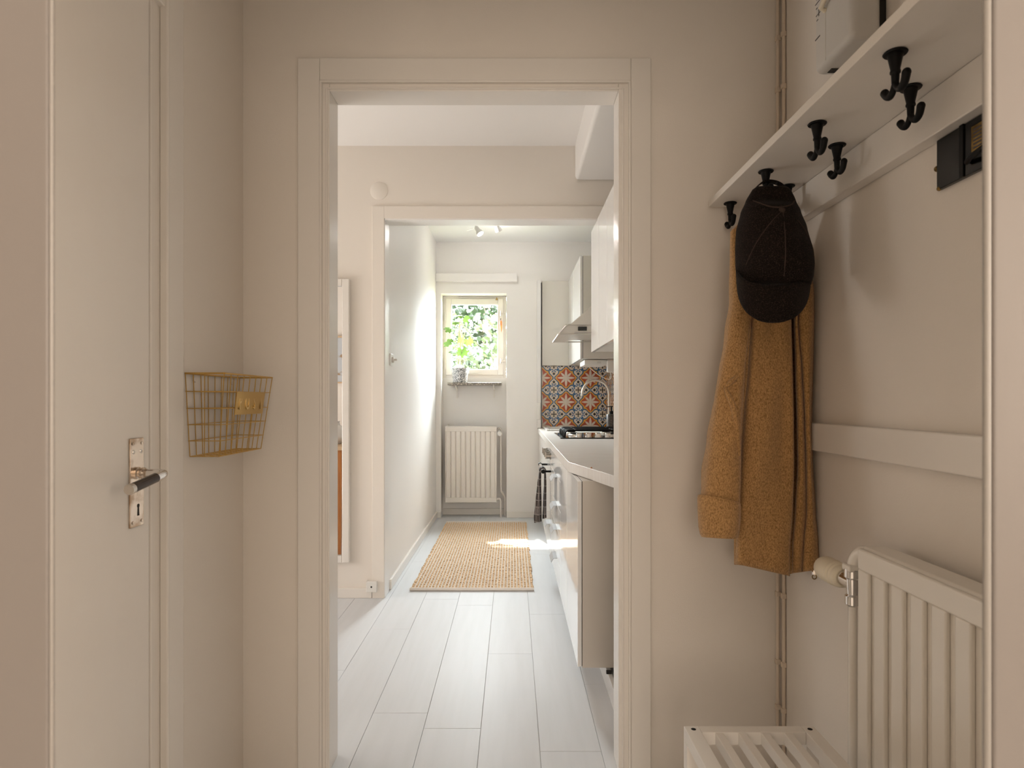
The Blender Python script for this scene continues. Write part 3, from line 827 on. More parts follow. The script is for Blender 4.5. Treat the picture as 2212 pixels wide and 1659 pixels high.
# ------------------------------------------------------------------ wall cabinets, hood
def upper(y0, y1, cuts, label, UX=0.52, UZ0=1.415, UZ1=2.21):
    t = thing('wall_cabinet', (0.70, (y0 + y1) / 2, UZ0), label, 'cabinet', 'kitchen wall cabinets')
    MB().box(UX + 0.022, KW - 0.009, y0 + 0.002, y1 - 0.002, UZ0 + 0.003, UZ1 - 0.002).build('carcass', 'cabside', t, bevel=0.001)
    MB().box(UX + 0.017, UX + 0.024, y0 + 0.006, y1 - 0.006, UZ0 + 0.006, UZ1 - 0.006).build('gap_shade', 'dark', t)  # dark sheet behind the boards, painting shade into their joints
    ys = [y0] + cuts + [y1]
    for a, b_ in zip(ys, ys[1:]):
        MB().box(UX, UX + 0.018, a + 0.0017, b_ - 0.0017, UZ0, UZ1).build('door_board', 'cab', t, bevel=0.0015)
    return t
upper(2.376, 3.53, [2.66, 2.942, 3.227], 'near white wall cabinet of upright boards in front of the hood', 0.435, 1.3635, 2.0285)
upper(4.90, FAR - 0.038, [5.436], 'far white wall cabinet behind the cooker hood')
hd = thing('cooker_hood', (0.60, 4.57, 1.54), 'cream cooker hood with slanted front between the wall cabinets', 'cooker hood')
HY0, HY1 = 4.285, 4.885
MB().prism([(0.372, 1.604), (0.392, 1.612), (0.60, 1.79), (KW - 0.009, 1.79), (KW - 0.009, 1.604)], 'y', HY0, HY1).build('canopy', 'cabside', hd, bevel=0.004)
MB().prism([(0.312, 1.542), (0.372, 1.603), (KW - 0.009, 1.603), (KW - 0.009, 1.556), (0.42, 1.556), (0.40, 1.542)], 'y', HY0 + 0.01, HY1 - 0.01).build('visor', 'cabside', hd)
for y in (HY0 + 0.004, HY1 - 0.004):
    MB().tube(crom([(KW - 0.015, y, 1.606), (0.40, y, 1.606), (0.366, y, 1.602), (0.312, y, 1.544)], 5), 0.0045, 8).build('trim_strip', 'steel', hd)
    MB().tube([(0.312, y, 1.543), (KW - 0.015, y, 1.543)], 0.0045, 8).build('trim_strip', 'steel', hd)
MB().tube([(0.311, HY0, 1.543), (0.311, HY1, 1.543)], 0.006, 8).build('trim_strip', 'steel', hd)
MB().box(0.44, 0.50, HY0 + 0.002, HY0 + 0.0099, 1.565, 1.592).build('control_switch', 'black_gloss', hd, bevel=0.002)
MB().box(0.60, KW - 0.010, 4.45, 4.72, 1.788, 2.40).build('chimney', 'cabside', hd, bevel=0.003)
ad = thing('power_adapter', (0.63, 5.12, 1.36), 'white plastic strip lamp box under the far wall cabinet', 'adapter')
MB().box(0.56, 0.74, 4.98, 5.30, 1.372, 1.414).build('housing', 'white_plastic', ad, bevel=0.006)
MB().box(0.66, 0.69, 4.976, 4.9798, 1.386, 1.400).build('switch', 'box_plastic', ad)
pg = thing('wall_plug', (0.80, 4.95, 1.3), 'white plug and looped cord on the tiled side wall', 'plug')
MB().box(0.735, 0.80, 4.93, 5.00, 1.315, 1.405).build('plug_body', 'white_plastic', pg, bevel=0.006)
MB().tube(bez((0.76, 4.97, 1.315), (0.80, 4.97, 1.22), (0.70, 5.0, 1.26), (0.60, 5.1, 1.372), 16), 0.0025, 6).build('cord', 'white_plastic', pg)
MB().tube(bez((0.775, 4.97, 1.315), (0.83, 4.95, 1.28), (0.84, 4.95, 1.10), (0.835, 4.95, 0.85), 12), 0.0025, 6).build('cord', 'white_plastic', pg)

# ceiling spotlight bar
sp_ = thing('ceiling_spotlight', (-0.25, 5.2, 2.576), 'white ceiling spotlight bar with swivelling heads in the kitchen', 'spotlight')
MB().box(-0.36, -0.10, 5.17, 5.23, 2.548, 2.5758).build('ceiling_bar', 'white_plastic', sp_, bevel=0.006)
for (x, dx, dy, dz) in ((-0.30, 0.50, -0.25, -0.80), (-0.14, 0.25, 0.3, -0.55)):
    hx = Vector((x, 5.2, 2.545)); d_ = Vector((dx, dy, dz)).normalized()
    arm = MB().tube([hx, hx + Vector((0, 0, -0.03))], 0.008, 8).build('arm', 'white_plastic', sp_)
    c0 = hx + Vector((0, 0, -0.035)) if dz < -0.6 else hx
    MB().lathe(c0, d_, [(0.010, 0.0), (0.018, 0.01), (0.020, 0.045), (0.026, 0.052), (0.030, 0.075), (0.027, 0.078), (0.001, 0.070)], 18).build('lamp_head', 'white_plastic', arm)
for k_, (lx, ly, lz) in enumerate(((-0.265, 5.18, 2.44), (-0.105, 5.235, 2.50))):
    pl_ = add_light('spotlight_lamp', 'POINT', (lx, ly, lz), (0, 0, 0), 3.8, (1.0, 0.97, 0.94))
    pl_.data.shadow_soft_size = 0.03
MB().tube([(-0.30, 5.2, 2.50), (-0.37, 5.19, 2.475)], 0.003, 6).build('adjusting_pin', 'white_plastic', sp_)

# ------------------------------------------------------------------ radiators
def radiator(t, mp, u0, u1, d_front, d_back, z0, z1, ribs, ribw, m, band=0.045):
    """mp maps (u, depth, z) box limits to world boxes"""
    def bx(a, b_, c, d_, e, f): return mp(a, b_, c, d_, e, f)
    bx(u0, u1, d_front + 0.010, d_back, z0, z1).build('panel', m, t, bevel=0.006, seg=3)
    bx(u0, u1, d_front, d_front + 0.0105, z1 - band, z1 - 0.004).build('top_band', m, t, bevel=0.005, seg=3)
    bx(u0, u1, d_front, d_front + 0.0105, z0 + 0.004, z0 + band).build('bottom_band', m, t, bevel=0.005, seg=3)
    for r0 in ribs:
        bx(r0, r0 + ribw, d_front, d_front + 0.0105, z0 + band - 0.002, z1 - band + 0.002).build('rib', m, t, bevel=0.004, seg=2)
HALL = True
rh = thing('hall_radiator', (0.78, 1.0, 0.1), 'white ribbed radiator under the rail in the hall', 'radiator')
def mph(u0, u1, d0, d1, z0, z1): return MB().box(d0, d1, u0, u1, z0, z1)
radiator(rh, mph, 0.68, 1.372, 0.740, 0.806, 0.13, 0.787, [1.3325 - 0.06 * k for k in range(0, 11)] , 0.0385, 'rad', 0.05)
MB().box(0.800, 0.8365, 1.20, 1.26, 0.60, 0.68).build('wall_bracket', 'rad', rh)
MB().box(0.800, 0.8365, 0.80, 0.86, 0.60, 0.68).build('wall_bracket', 'rad', rh)
MB().tube(crom([(0.765, 1.365, 0.772), (0.762, 1.392, 0.768), (0.756, 1.408, 0.750), (0.752, 1.412, 0.725)], 5), 0.014, 12).build('elbow', 'rad', rh)
vb_ = MB().lathe((0.752, 1.412, 0.645), (0, 0, 1), [(0.012, 0), (0.016, 0.004), (0.016, 0.022), (0.012, 0.026), (0.014, 0.06), (0.018, 0.064), (0.018, 0.082), (0.001, 0.083)], 14).build('valve', 'chrome', rh)
MB().box(0.735, 0.769, 1.395, 1.428, 0.722, 0.738).build('valve_nut', 'rad', vb_, bevel=0.004)
MB().tube([(0.752, 1.412, 0.697), (0.752, 1.452, 0.697)], [0.015, 0.017], 14).build('valve_neck', 'chrome', vb_)
MB().lathe((0.752, 1.448, 0.697), (0, 1, 0.0), [(0.019, 0), (0.024, 0.004), (0.0265, 0.012), (0.025, 0.016), (0.028, 0.022), (0.026, 0.028), (0.029, 0.034), (0.027, 0.040), (0.029, 0.046), (0.0285, 0.085), (0.025, 0.095), (0.014, 0.098), (0.001, 0.098)], 22).build('thermostat_head', 'cream_plastic', rh)
MB().tube([(0.752, 1.412, 0.65), (0.752, 1.412, 0.0)], 0.0095, 12).build('supply_pipe', 'rad', rh)
HALL = False
rk = thing('kitchen_radiator', (-0.39, 6.0, 0.14), 'white panel radiator in the niche under the kitchen window', 'radiator')
def mpk(u0, u1, d0, d1, z0, z1): return MB().box(u0, u1, d0, d1, z0, z1)
radiator(rk, mpk, -0.630, -0.147, 5.952, 6.045, 0.140, 0.854, [-0.618 + 0.0462 * k for k in range(10)], 0.038, 'radk', 0.05)
MB().box(-0.50, -0.45, 6.04, 6.1295, 0.5, 0.6).build('wall_bracket', 'radk', rk); MB().box(-0.33, -0.28, 6.04, 6.1295, 0.5, 0.6).build('wall_bracket', 'radk', rk)
MB().lathe((-0.600, 6.0, 0.853), (0, 0, 1), [(0.006, 0), (0.006, 0.014), (0.009, 0.016), (0.009, 0.024), (0.001, 0.025)], 10).build('air_vent', 'radk', rk)
kv = MB().lathe((-0.118, 6.02, 0.785), (0, -1, 0), [(0.010, 0), (0.012, 0.02), (0.020, 0.025), (0.024, 0.04), (0.024, 0.075), (0.018, 0.085), (0.001, 0.086)], 16).build('thermostat_head', 'white_plastic', rk)
MB().tube(crom([(-0.150, 6.02, 0.80), (-0.13, 6.02, 0.835), (-0.11, 6.02, 0.82), (-0.112, 6.02, 0.78)], 5), 0.009, 10).build('elbow', 'steel', rk)
MB().tube(crom([(-0.112, 6.02, 0.79), (-0.110, 6.02, 0.60), (-0.108, 6.02, 0.28), (-0.100, 6.03, 0.235), (-0.075, 6.05, 0.19), (-0.070, 6.05, 0.15), (-0.070, 6.05, 0.0)], 5), 0.0095, 10).build('supply_pipe', 'radk', rk)
MB().tube(crom([(-0.150, 6.0, 0.165), (-0.125, 6.0, 0.172), (-0.112, 6.0, 0.155), (-0.110, 6.0, 0.12), (-0.110, 6.0, 0.0)], 5), 0.0095, 10).build('return_pipe', 'radk', rk)

# ------------------------------------------------------------------ rug
rg = thing('jute_rug', (-0.235, 4.69, 0.0), 'woven jute rug with white cotton stripes on the kitchen floor', 'rug')
RX0, RX1, RY0, RY1 = -0.588, 0.122, 3.67, 5.71
MB().box(RX0 + 0.006, RX1 - 0.006, RY0 + 0.012, RY1 - 0.012, 0.0006, 0.0045).build('backing', 'jutedark', rg)
nc, nr = 37, 52
cw, ch = (RX1 - RX0) / nc, (RY1 - RY0 - 0.04) / nr
jm = MB()
for i in range(nc):
    for j in range(nr):
        x0 = RX0 + cw * i + 0.0022 + random.uniform(-.001, .001); x1 = RX0 + cw * (i + 1) - 0.0022 + random.uniform(-.001, .001)
        if i in (0, nc - 1):
            e_ = random.uniform(0, 0.008)
            if i == 0: x0 -= e_
            else: x1 += e_
        y0 = RY0 + 0.02 + ch * j + 0.0030 + random.uniform(-.0015, .0015); y1 = y0 + ch - 0.0065
        h = 0.0115 + random.uniform(-.002, .0025); b1 = 0.0032; b2 = ch * 0.13
        jm.add([(x0,y0,.004),(x1,y0,.004),(x1,y1,.004),(x0,y1,.004),(x0+b1,y0+b2,h),(x1-b1,y0+b2,h),(x1-b1,y1-b2,h),(x0+b1,y1-b2,h)],
               [(4,5,6,7),(0,1,5,4),(1,2,6,5),(2,3,7,6),(3,0,4,7)])
j_ = jm.build('jute_weave', 'jute', rg, sharp=70); j_['kind'] = 'stuff'
wmesh = MB().prism([(-0.0036, 0.005), (-0.0022, 0.0098), (0.0022, 0.0098), (0.0036, 0.005)], 'y', RY0 + 0.006 - 4.69, RY1 - 0.006 - 4.69).mesh('cotton_stripe', 'cotton')
for i in range(1, nc):
    inst('cotton_stripe', wmesh, (RX0 + cw * i, 4.69, 0.0), rg)
for y in (RY0 + 0.010, RY1 - 0.010):
    MB().tube([(RX0 - 0.004, y, 0.0095), (RX1 + 0.002, y, 0.0095)], 0.009, 8).build('hem', 'cotton', rg)

# ------------------------------------------------------------------ plant
pt = thing('potted_plant', (-0.494, 6.02, 1.262), 'climbing houseplant in a black and white speckled pot on the sill', 'potted plant')
PC = Vector((-0.494, 6.02, 1.262))
MB().lathe(PC, (0, 0, 1), [(0.001, 0.0), (0.060, 0.0), (0.066, 0.006), (0.080, 0.134), (0.079, 0.138), (0.074, 0.136), (0.070, 0.112), (0.001, 0.110)], 28).build('pot', 'pot', pt)
MB().lathe(PC + Vector((0, 0, 0.111)), (0, 0, 1), [(0.0705, 0), (0.0705, 0.004), (0.001, 0.008)], 20).build('soil', 'soil', pt)
for bx_, tx in ((-0.03, -0.006), (0.0, 0.0), (0.04, 0.012)):
    MB().tube([PC + Vector((bx_, 0.0, 0.10)), PC + Vector((tx, 0.0, 0.60))], 0.0028, 6).build('stake', 'bamboo', pt)
def leaf(px, py, Y, w_, ang, tilt, yaw, base):
    c = P(px, py, Y)
    outline = []
    lob = [(0, -0.1), (0.35, -0.45), (0.62, -0.30), (0.55, 0.0), (0.98, 0.10), (0.72, 0.42), (0.62, 0.80), (0.28, 0.72), (0, 1.12)]
    pts = [(x, z) for x, z in lob] + [(-x, z) for x, z in lob[-2:0:-1]]
    n = len(pts)
    rot = Matrix.Rotation(yaw, 3, 'Z') @ Matrix.Rotation(tilt, 3, 'X') @ Matrix.Rotation(ang, 3, 'Y')
    vs = [Vector((0, -0.03, 0.25))]
    for x, z in pts: vs.append(Vector((x, 0.16 * abs(x) + 0.10 * (z - 0.3) ** 2, z)))
    vs = [c + rot @ (v * w_ * 0.5) for v in vs]
    fs = [(0, 1 + i, 1 + (i + 1) % n) for i in range(n)]
    MB().add(vs, fs).build('leaf', 'leaf', pt)
    MB().tube(bez(base, base + Vector((0, 0, 0.08)), c + Vector((0, 0, -0.06)), vs[1], 8), 0.0022, 6).build('leaf_stem', 'bamboo', pt)
for a in ((965, 712, 5.97, 0.115, R(70), R(-50), R(10)), (966, 738, 5.95, 0.125, R(120), R(-35), R(-20)), (976, 758, 5.93, 0.12, R(100), R(-65), R(0)),
          (998, 757, 5.93, 0.135, R(180), R(15), R(0)), (1012, 735, 6.0, 0.12, R(150), R(10), R(25)), (982, 696, 6.0, 0.10, R(90), R(-55), R(0)),
          (1010, 690, 6.02, 0.10, R(-60), R(-20), R(10)), (992, 684, 6.0, 0.11, R(20), R(-60), R(0)), (1000, 735, 6.04, 0.11, R(-110), R(20), R(15)), (986, 800 - 14, 5.98, 0.04, R(0), R(0), R(70))):
    leaf(*a, base=PC + Vector((random.uniform(-.02, .02), 0, random.uniform(0.15, 0.45))))
MB().tube(crom([PC + Vector(v) for v in ((0.0, 0, 0.11), (-0.01, -0.01, 0.25), (0.01, 0.01, 0.40), (-0.005, 0, 0.56))], 5), 0.004, 6).build('vine_stem', 'bamboo', pt)

# ------------------------------------------------------------------ mirror and what it shows
mi = thing('wall_mirror', (-1.15, OP2, 0.2), 'tall narrow mirror in a white frame beside the kitchen opening', 'mirror')
frame4(MB(), -1.40, -0.902, 0.20, 1.770, 0.040, OP2 - 0.03, OP2 - 0.001).build('mirror_frame', 'gloss', mi, bevel=0.005, seg=3)
MB().box(-1.362, -0.940, OP2 - 0.014, OP2 - 0.002, 0.238, 1.732).build('mirror_glass', 'mirror', mi)
tb = thing('side_table', (-1.60, 2.35, 0), 'orange wooden table with tapered legs seen in the narrow mirror', 'table')
MB().box(-2.05, -1.175, 2.10, 2.60, 0.745, 0.775).build('table_top', 'lightwood', tb, bevel=0.004)
for (x0, x1, y0, y1) in ((-2.01, -1.215, 2.555, 2.575), (-2.01, -1.215, 2.125, 2.145), (-2.01, -1.99, 2.14, 2.56), (-1.235, -1.215, 2.14, 2.56)):
    MB().box(x0, x1, y0, y1, 0.56, 0.744).build('apron', 'oak', tb)
for x in (-1.225, -2.0):
    for y in (2.135, 2.565):
        MB().prism([(x-.022, y-.022), (x+.022, y-.022), (x+.022, y+.022), (x-.022, y+.022)], 'z', 0.55, 0.744).build('leg', 'oak', tb)
        MB().loft([[(x-q, y-q, z), (x+q, y-q, z), (x+q, y+q, z), (x-q, y+q, z)] for q, z in ((0.012, 0.0), (0.021, 0.55))]).build('leg_taper', 'oak', tb)
pa = thing('painting', (-1.50, 1.977, 1.23), 'grey and brown abstract painting seen in the narrow mirror', 'painting')
MB().box(-1.74, -1.26, 1.968, 1.985, 1.245, 1.597).build('canvas', 'painting', pa)
frame4(MB(), -1.752, -1.248, 1.233, 1.609, 0.011, 1.968, 1.992).build('picture_frame', 'lightwood', pa)
vz = tag(MB().lathe((-1.31, 2.36, 0.7755), (0, 0, 1), [(0.001, 0), (0.04, 0), (0.075, 0.03), (0.085, 0.07), (0.07, 0.115), (0.035, 0.14), (0.03, 0.16), (0.036, 0.17), (0.028, 0.17), (0.026, 0.15), (0.001, 0.10)], 28).build('white_vase', 'ceramic'), 'round white vase on the table in the mirror', 'vase')

# ------------------------------------------------------------------ hall: door on the left
HALL = True
d1 = thing('door_1', (-0.855, 1.08, 0), 'flush white door with a worn metal handle plate', 'door', kind='structure')
MB().box(-0.88, -0.840, 0.69, 1.4775, 0.008, 2.03).build('door_leaf', 'door', d1, bevel=0.002)
t5 = thing('trim_5', (-0.83, 1.55, 0), 'white painted frame and casing beside the flush door', 'door frame', kind='structure')
MB().box(-0.90, -0.838, 1.481, 1.530, 0, 2.07).build('jamb', 'gloss', t5, bevel=0.003)
MB().box(-0.8385, -0.824, 1.524, 1.603, 0, 2.13).build('casing_board', 'gloss', t5, bevel=0.003)
MB().box(-0.8385, -0.818, 1.516, 1.528, 0, 2.07).build('bead', 'gloss', t5, bevel=0.004)
MB().box(-0.90, -0.8245, 0.66, 1.5235, 2.034, 2.13).build('casing_board', 'gloss', t5, bevel=0.003)
MB().box(-0.90, -0.826, 0.655, 0.687, 0, 2.07).build('jamb', 'gloss', t5, bevel=0.003)
hp = MB().box(-0.840, -0.8355, 1.397, 1.449, 0.818, 1.015).build('handle_plate', 'nickel', d1, bevel=0.0015)
for y in (1.406, 1.440):
    for z in (0.829, 1.003):
        MB().lathe((-0.8355, y, z), (1, 0, 0), [(0.0042, 0), (0.0036, 0.0014), (0.0005, 0.0018)], 10).build('screw', 'nickel', hp)
for y in (1.409, 1.437):
    MB().lathe((-0.8355, y, 0.985), (1, 0, 0), [(0.005, 0), (0.004, 0.0012), (0.0005, 0.0016)], 10).build('screw', 'steel', hp)
MB().lathe((-0.8354, 1.4265, 0.864), (1, 0, 0), [(0.0045, 0), (0.0045, 0.0004), (0.0002, 0.0005)], 12).build('keyhole', 'dark', hp)
MB().prism([(1.4245, 0.862), (1.4285, 0.862), (1.4300, 0.842), (1.4230, 0.842)], 'x', -0.8355, -0.8349).build('keyhole', 'dark', hp)
lv = MB().lathe((-0.8355, 1.422, 0.937), (1, 0, 0), [(0.014, 0), (0.014, 0.004), (0.011, 0.006), (0.011, 0.010), (0.013, 0.012), (0.013, 0.016), (0.010, 0.019), (0.010, 0.024)], 18).build('lever_rose', 'nickel', d1)
MB().tube(crom([(-0.812, 1.422, 0.937), (-0.795, 1.422, 0.937), (-0.781, 1.4215, 0.9365), (-0.774, 1.416, 0.936), (-0.7725, 1.405, 0.9345), (-0.7735, 1.390, 0.932)], 4), 0.0095, 14).build('lever_neck', 'chrome', lv)
la, lb = Vector((-0.7725, 1.400, 0.934)), Vector((-0.776, 1.292, 0.918))
dl = (lb - la)
MB().tube([la, la + dl * 0.16], 0.0108, 18).build('lever_ring', 'chrome', lv)
MB().tube([la + dl * 0.16, la + dl * 0.90], 0.0106, 18).build('lever_grip', 'grip', lv)
MB().tube([la + dl * 0.90, la + dl * 1.0], 0.0110, 18).build('lever_end', 'steel', lv)

# ------------------------------------------------------------------ gold wire post basket
bk = thing('wire_post_basket', (-0.785, 1.787, 0.952), 'gold wire letter basket hanging on the wall by the flush door', 'basket')
BX, FXT, FXB = -0.832, -0.733, -0.757
YT0, YT1, YB0, YB1, ZT, ZBt = 1.6246, 1.949, 1.648, 1.922, 1.168, 0.954
WR = 0.0013
def bpt(side, u, v):
    """u along the side 0..1, v height 0 bottom..1 top"""
    y0 = YB0 + (YT0 - YB0) * v; y1 = YB1 + (YT1 - YB1) * v; fx = FXB + (FXT - FXB) * v; z = ZBt + (ZT - ZBt) * v
    if side == 'front': return Vector((fx, y0 + (y1 - y0) * u, z))
    if side == 'back': return Vector((BX, y0 + (y1 - y0) * u, z))
    if side == 'near': return Vector((BX + (fx - BX) * u, y0, z))
    return Vector((BX + (fx - BX) * u, y1, z))
for side, n in (('front', 8), ('back', 8), ('near', 2), ('far', 2)):
    g = MB()
    for i in range(0 if side in ('front', 'back') else 1, n + (1 if side in ('front', 'back') else 0)):
        g.tube([bpt(side, i / n, 0), bpt(side, i / n, 1)], WR, 6)
    for v in (0.19, 0.385, 0.58, 0.785):
        g.tube([bpt(side, -0.01, v), bpt(side, 1.01, v)], WR, 6)
    g.build(side + '_grid' if side in ('front', 'back') else 'side_grid', 'gold', bk)
g = MB()
for i in range(9): g.tube([bpt('back', i / 8, 0), bpt('front', i / 8, 0)], WR, 6)
for q in (0.0, 0.34, 0.67, 1.0): g.tube([bpt('near', q, 0), bpt('far', q, 0)], WR, 6)
g.build('base_grid', 'gold', bk)
rim = [bpt('back', 0, 1), bpt('back', 1, 1), bpt('front', 1, 1), bpt('front', 0, 1)]
g = MB()
for a, b_ in zip(rim, rim[1:] + rim[:1]): g.tube([a, b_], 0.0024, 8)
g.build('rim', 'gold', bk)
for y in (1.668, 1.889):
    MB().tube([(BX, y, ZT), (BX - 0.002, y, ZT - 0.018), (BX + 0.004, y, ZT - 0.022)], 0.002, 6).build('hanger', 'steel', bk)
sl_x = (FXT - FXB) / (ZT - ZBt)
pz0, pz1, py0, py1 = 1.060, 1.122, 1.705, 1.895
def plx(z): return FXB + sl_x * (z - ZBt) + 0.0028
np_ = MB().add([(plx(pz0), py0, pz0), (plx(pz0), py1, pz0), (plx(pz1), py1, pz1), (plx(pz1), py0, pz1),
                (plx(pz0)+.0012, py0, pz0), (plx(pz0)+.0012, py1, pz0), (plx(pz1)+.0012, py1, pz1), (plx(pz1)+.0012, py0, pz1)],
               [(0,1,2,3),(4,7,6,5),(0,4,5,1),(1,5,6,2),(2,6,7,3),(3,7,4,0)]).build('name_plate', 'goldplate', bk, bevel=0.0008)
np_['label'] = 'gold plate with the raised word POST'
for ch_, fy in zip('POST', (0.14, 0.38, 0.63, 0.87)):
    me = text_mesh(ch_, 0.054, 0.0012, 'goldlight', 0.62)
    o = bpy.data.objects.new('letter', me); COL.objects.link(o); o.parent = np_
    zc = (pz0 + pz1) / 2
    o.location = hu((plx(zc) + 0.0014, py0 + (py1 - py0) * fy, zc)) - ORG[np_]
    o.rotation_euler = (R(90), 0, R(90))
    o.rotation_euler.y = 0

# ------------------------------------------------------------------ coat rack
SX, SZ = 0.605, 1.695
cr = thing('coat_rack', (0.72, 1.3, 1.6), 'white wall shelf with black double hooks underneath', 'coat rack')
MB().box(SX, 0.8365, 0.68, 1.972, SZ, SZ + 0.020).build('shelf_board', 'rack', cr, bevel=0.0015)
MB().box(0.803, 0.8365, 0.68, 1.972, 1.606, SZ - 0.0004).build('back_board', 'rack', cr, bevel=0.003)
hook_m = None
stem_mb = MB().lathe((0, 0, 0), (0, 0, -1), [(0.013, 0.003), (0.012, 0.008), (0.0075, 0.030), (0.0085, 0.033), (0.0085, 0.036), (0.0065, 0.038), (0.0060, 0.052), (0.0045, 0.060)], 14)
me_stem = stem_mb.mesh('hook', 'black_iron')
me_disc = MB().lathe((0, 0, 0), (0, 0, -1), [(0.001, 0.0002), (0.018, 0.0002), (0.0195, 0.002), (0.018, 0.0042), (0.001, 0.0052)], 24).mesh('hook_disc', 'black_iron')
def prong(s_):
    pts = crom([(0, 0, -0.050), (0, s_*0.006, -0.063), (0, s_*0.016, -0.069), (0, s_*0.026, -0.063), (0, s_*0.031, -0.050 if s_ < 0 else -0.056)], 4)
    n = len(pts)
    return MB().tube(pts, [0.0048 + 0.0024 * (i / (n - 1)) for i in range(n)], 10).ball(pts[-1], 0.0074).mesh('hook_prong', 'black_iron')
me_pn, me_pf = prong(-1), prong(1)
HOOKS = [(0.655, 1.093), (0.757, 1.2146), (0.655, 1.373), (0.757, 1.490), (0.658, 1.659), (0.764, 1.773), (0.657, 1.927)]
for (x, y) in HOOKS:
    h_ = inst('hook', me_stem, (x, y, SZ), cr)
    for nm, me in (('hook_disc', me_disc), ('hook_prong', me_pn), ('hook_prong', me_pf)):
        sub_ = inst(nm, me, (x, y, SZ), h_)
        sub_.scale = (1, 1, 1)
h_ = None

# rail on the right wall
struct('trim_6', MB().box(0.815, 0.8372, 0.66, FL, 0.962, 1.038), 'gloss', 'long white painted rail on the wall above the ribbed radiator', 'wall rail', 0.004)

# cables in the corner
for (x, y, lab) in ((0.822, 1.979, 'thin painted cable running down the corner on the doorway wall'), (0.8305, 1.955, 'thin painted cable running down the corner on the radiator wall')):
    cb = thing('wall_cable', (x, y, 0), lab, 'cable')
    MB().tube([(x, y, 0.002), (x, y, 2.598)], 0.0055, 8).build('cable_sheath', 'cable', cb)
    for z in (0.15, 0.29, 0.50, 2.06, 2.22):
        MB().box(x - 0.008, min(x + 0.008, 0.8368), y - 0.0065, min(y + 0.0065, FL - 0.0002), z - 0.008, z + 0.008).build('cable_clip', 'cable', cb, bevel=0.002)

# meter box above the shelf
eb = thing('meter_box', (0.79, 1.5, 1.9), 'light grey plastic meter box on the wall above the coat rack', 'meter box')
prof = [(0.752, 1.906), (0.752, 2.35), (0.835, 2.35), (0.835, 1.906)]
MB().box(0.752, 0.822, 1.418, 1.594, 1.906, 2.35).build('cover', 'box_plastic', eb, bevel=0.016, seg=4)
MB().box(0.822, 0.8365, 1.43, 1.58, 1.92, 2.34).build('back_plate', 'dark', eb)
MB().box(0.7512, 0.7522, 1.5335, 1.5345, 1.915, 2.10).build('panel_seam', 'cabside', eb)
MB().box(0.775, 0.800, 1.552, 1.572, 1.9045, 1.9062).build('cable_slot', 'dark', eb)
MB().box(0.800, 0.818, 1.552, 1.560, 1.9040, 1.9062).build('cable_slot', 'box_plastic', eb)
for (y0, y1, z0, z1) in ((1.562, 1.586, 1.990, 1.993), (1.571, 1.579, 2.035, 2.037), (1.560, 1.582, 2.048, 2.050), (1.566, 1.569, 2.042, 2.06), (1.575, 1.582, 2.066, 2.068), (1.556, 1.586, 2.078, 2.080), (1.566, 1.580, 2.088, 2.090)):
    MB().box(0.7514, 0.7521, y0, y1, z0, z1).build('printed_line', 'print', eb)
wv = MB().tube([(0.752, 1.535, 2.035), (0.740, 1.532, 2.04), (0.738, 1.505, 2.05)], 0.006, 10).build('wire_seal', 'cream_plastic', eb)
MB().tube([(0.738, 1.505, 2.05), (0.742, 1.47, 2.085), (0.745, 1.44, 2.13)], 0.0022, 6).build('seal_wire', 'print', wv)

# black plate under the coat rack
bp_ = thing('black_wall_plate', (0.83, 1.15, 1.5), 'black lacquered plate with brass label on the wall below the coat rack', 'wall plate')
MB().box(0.826, 0.8365, 0.95, 1.245, 1.508, 1.605).build('plate', 'black_plate', bp_, bevel=0.002)
MB().box(0.8235, 0.8262, 1.168, 1.178, 1.508, 1.605).build('upright_strip', 'black_iron', bp_)
lbq = MB().box(0.8245, 0.8262, 1.118, 1.148, 1.545, 1.590).build('brass_label', 'bronze', bp_)
for k in range(6):
    MB().box(0.8240, 0.8246, 1.123, 1.143, 1.549 + 0.0065 * k, 1.552 + 0.0065 * k).build('engraved_line', 'print', lbq)
MB().lathe((0.831, 1.245, 1.552), (0, 1, 0), [(0.006, 0), (0.006, 0.006), (0.004, 0.009), (0.001, 0.010)], 10).build('hinge_pin', 'bronze', bp_)
MB().ball((0.828, 1.240, 1.510), 0.0045).build('corner_nail', 'bronze', bp_)
MB().tube([(0.822, 1.155, 1.530), (0.812, 1.135, 1.530), (0.812, 1.10, 1.536)], 0.005, 8).build('latch', 'black_iron', bp_)

# ------------------------------------------------------------------ slatted bench
be = thing('slatted_bench', (0.53, 1.06, 0), 'low white slatted bench beside the ribbed radiator', 'bench')
BT, bx0, bx1, by0, by1 = 0.368, 0.3846, 0.6757, 0.69, 1.4345
MB().box(bx0 + 0.033, bx1 - 0.029, by1 - 0.0275, by1, BT - 0.028, BT).build('end_rail', 'rack', be, bevel=0.001)
MB().box(bx0 + 0.033, bx1 - 0.029, by0, by0 + 0.0275, BT - 0.028, BT).build('end_rail', 'rack', be, bevel=0.001)
MB().box(bx0, bx0 + 0.0325, by0, by1, BT - 0.030, BT).build('side_rail', 'rack', be, bevel=0.001)
MB().box(bx1 - 0.0285, bx1, by0, by1, BT - 0.030, BT).build('side_rail', 'rack', be, bevel=0.001)
for x in (0.4465, 0.4967, 0.5472, 0.5972):
    MB().box(x, x + 0.018, by0 + 0.028, by1 - 0.028, BT - 0.026, BT - 0.0005).build('slat', 'rack', be, bevel=0.001)
for x0, x1 in ((bx0, bx0 + 0.028), (bx1 - 0.028, bx1)):
    for y0 in (by0, by1 - 0.0275):
        MB().box(x0, x1, y0, y0 + 0.0275, 0.0, BT - 0.0305).build('leg', 'rack', be, bevel=0.001)
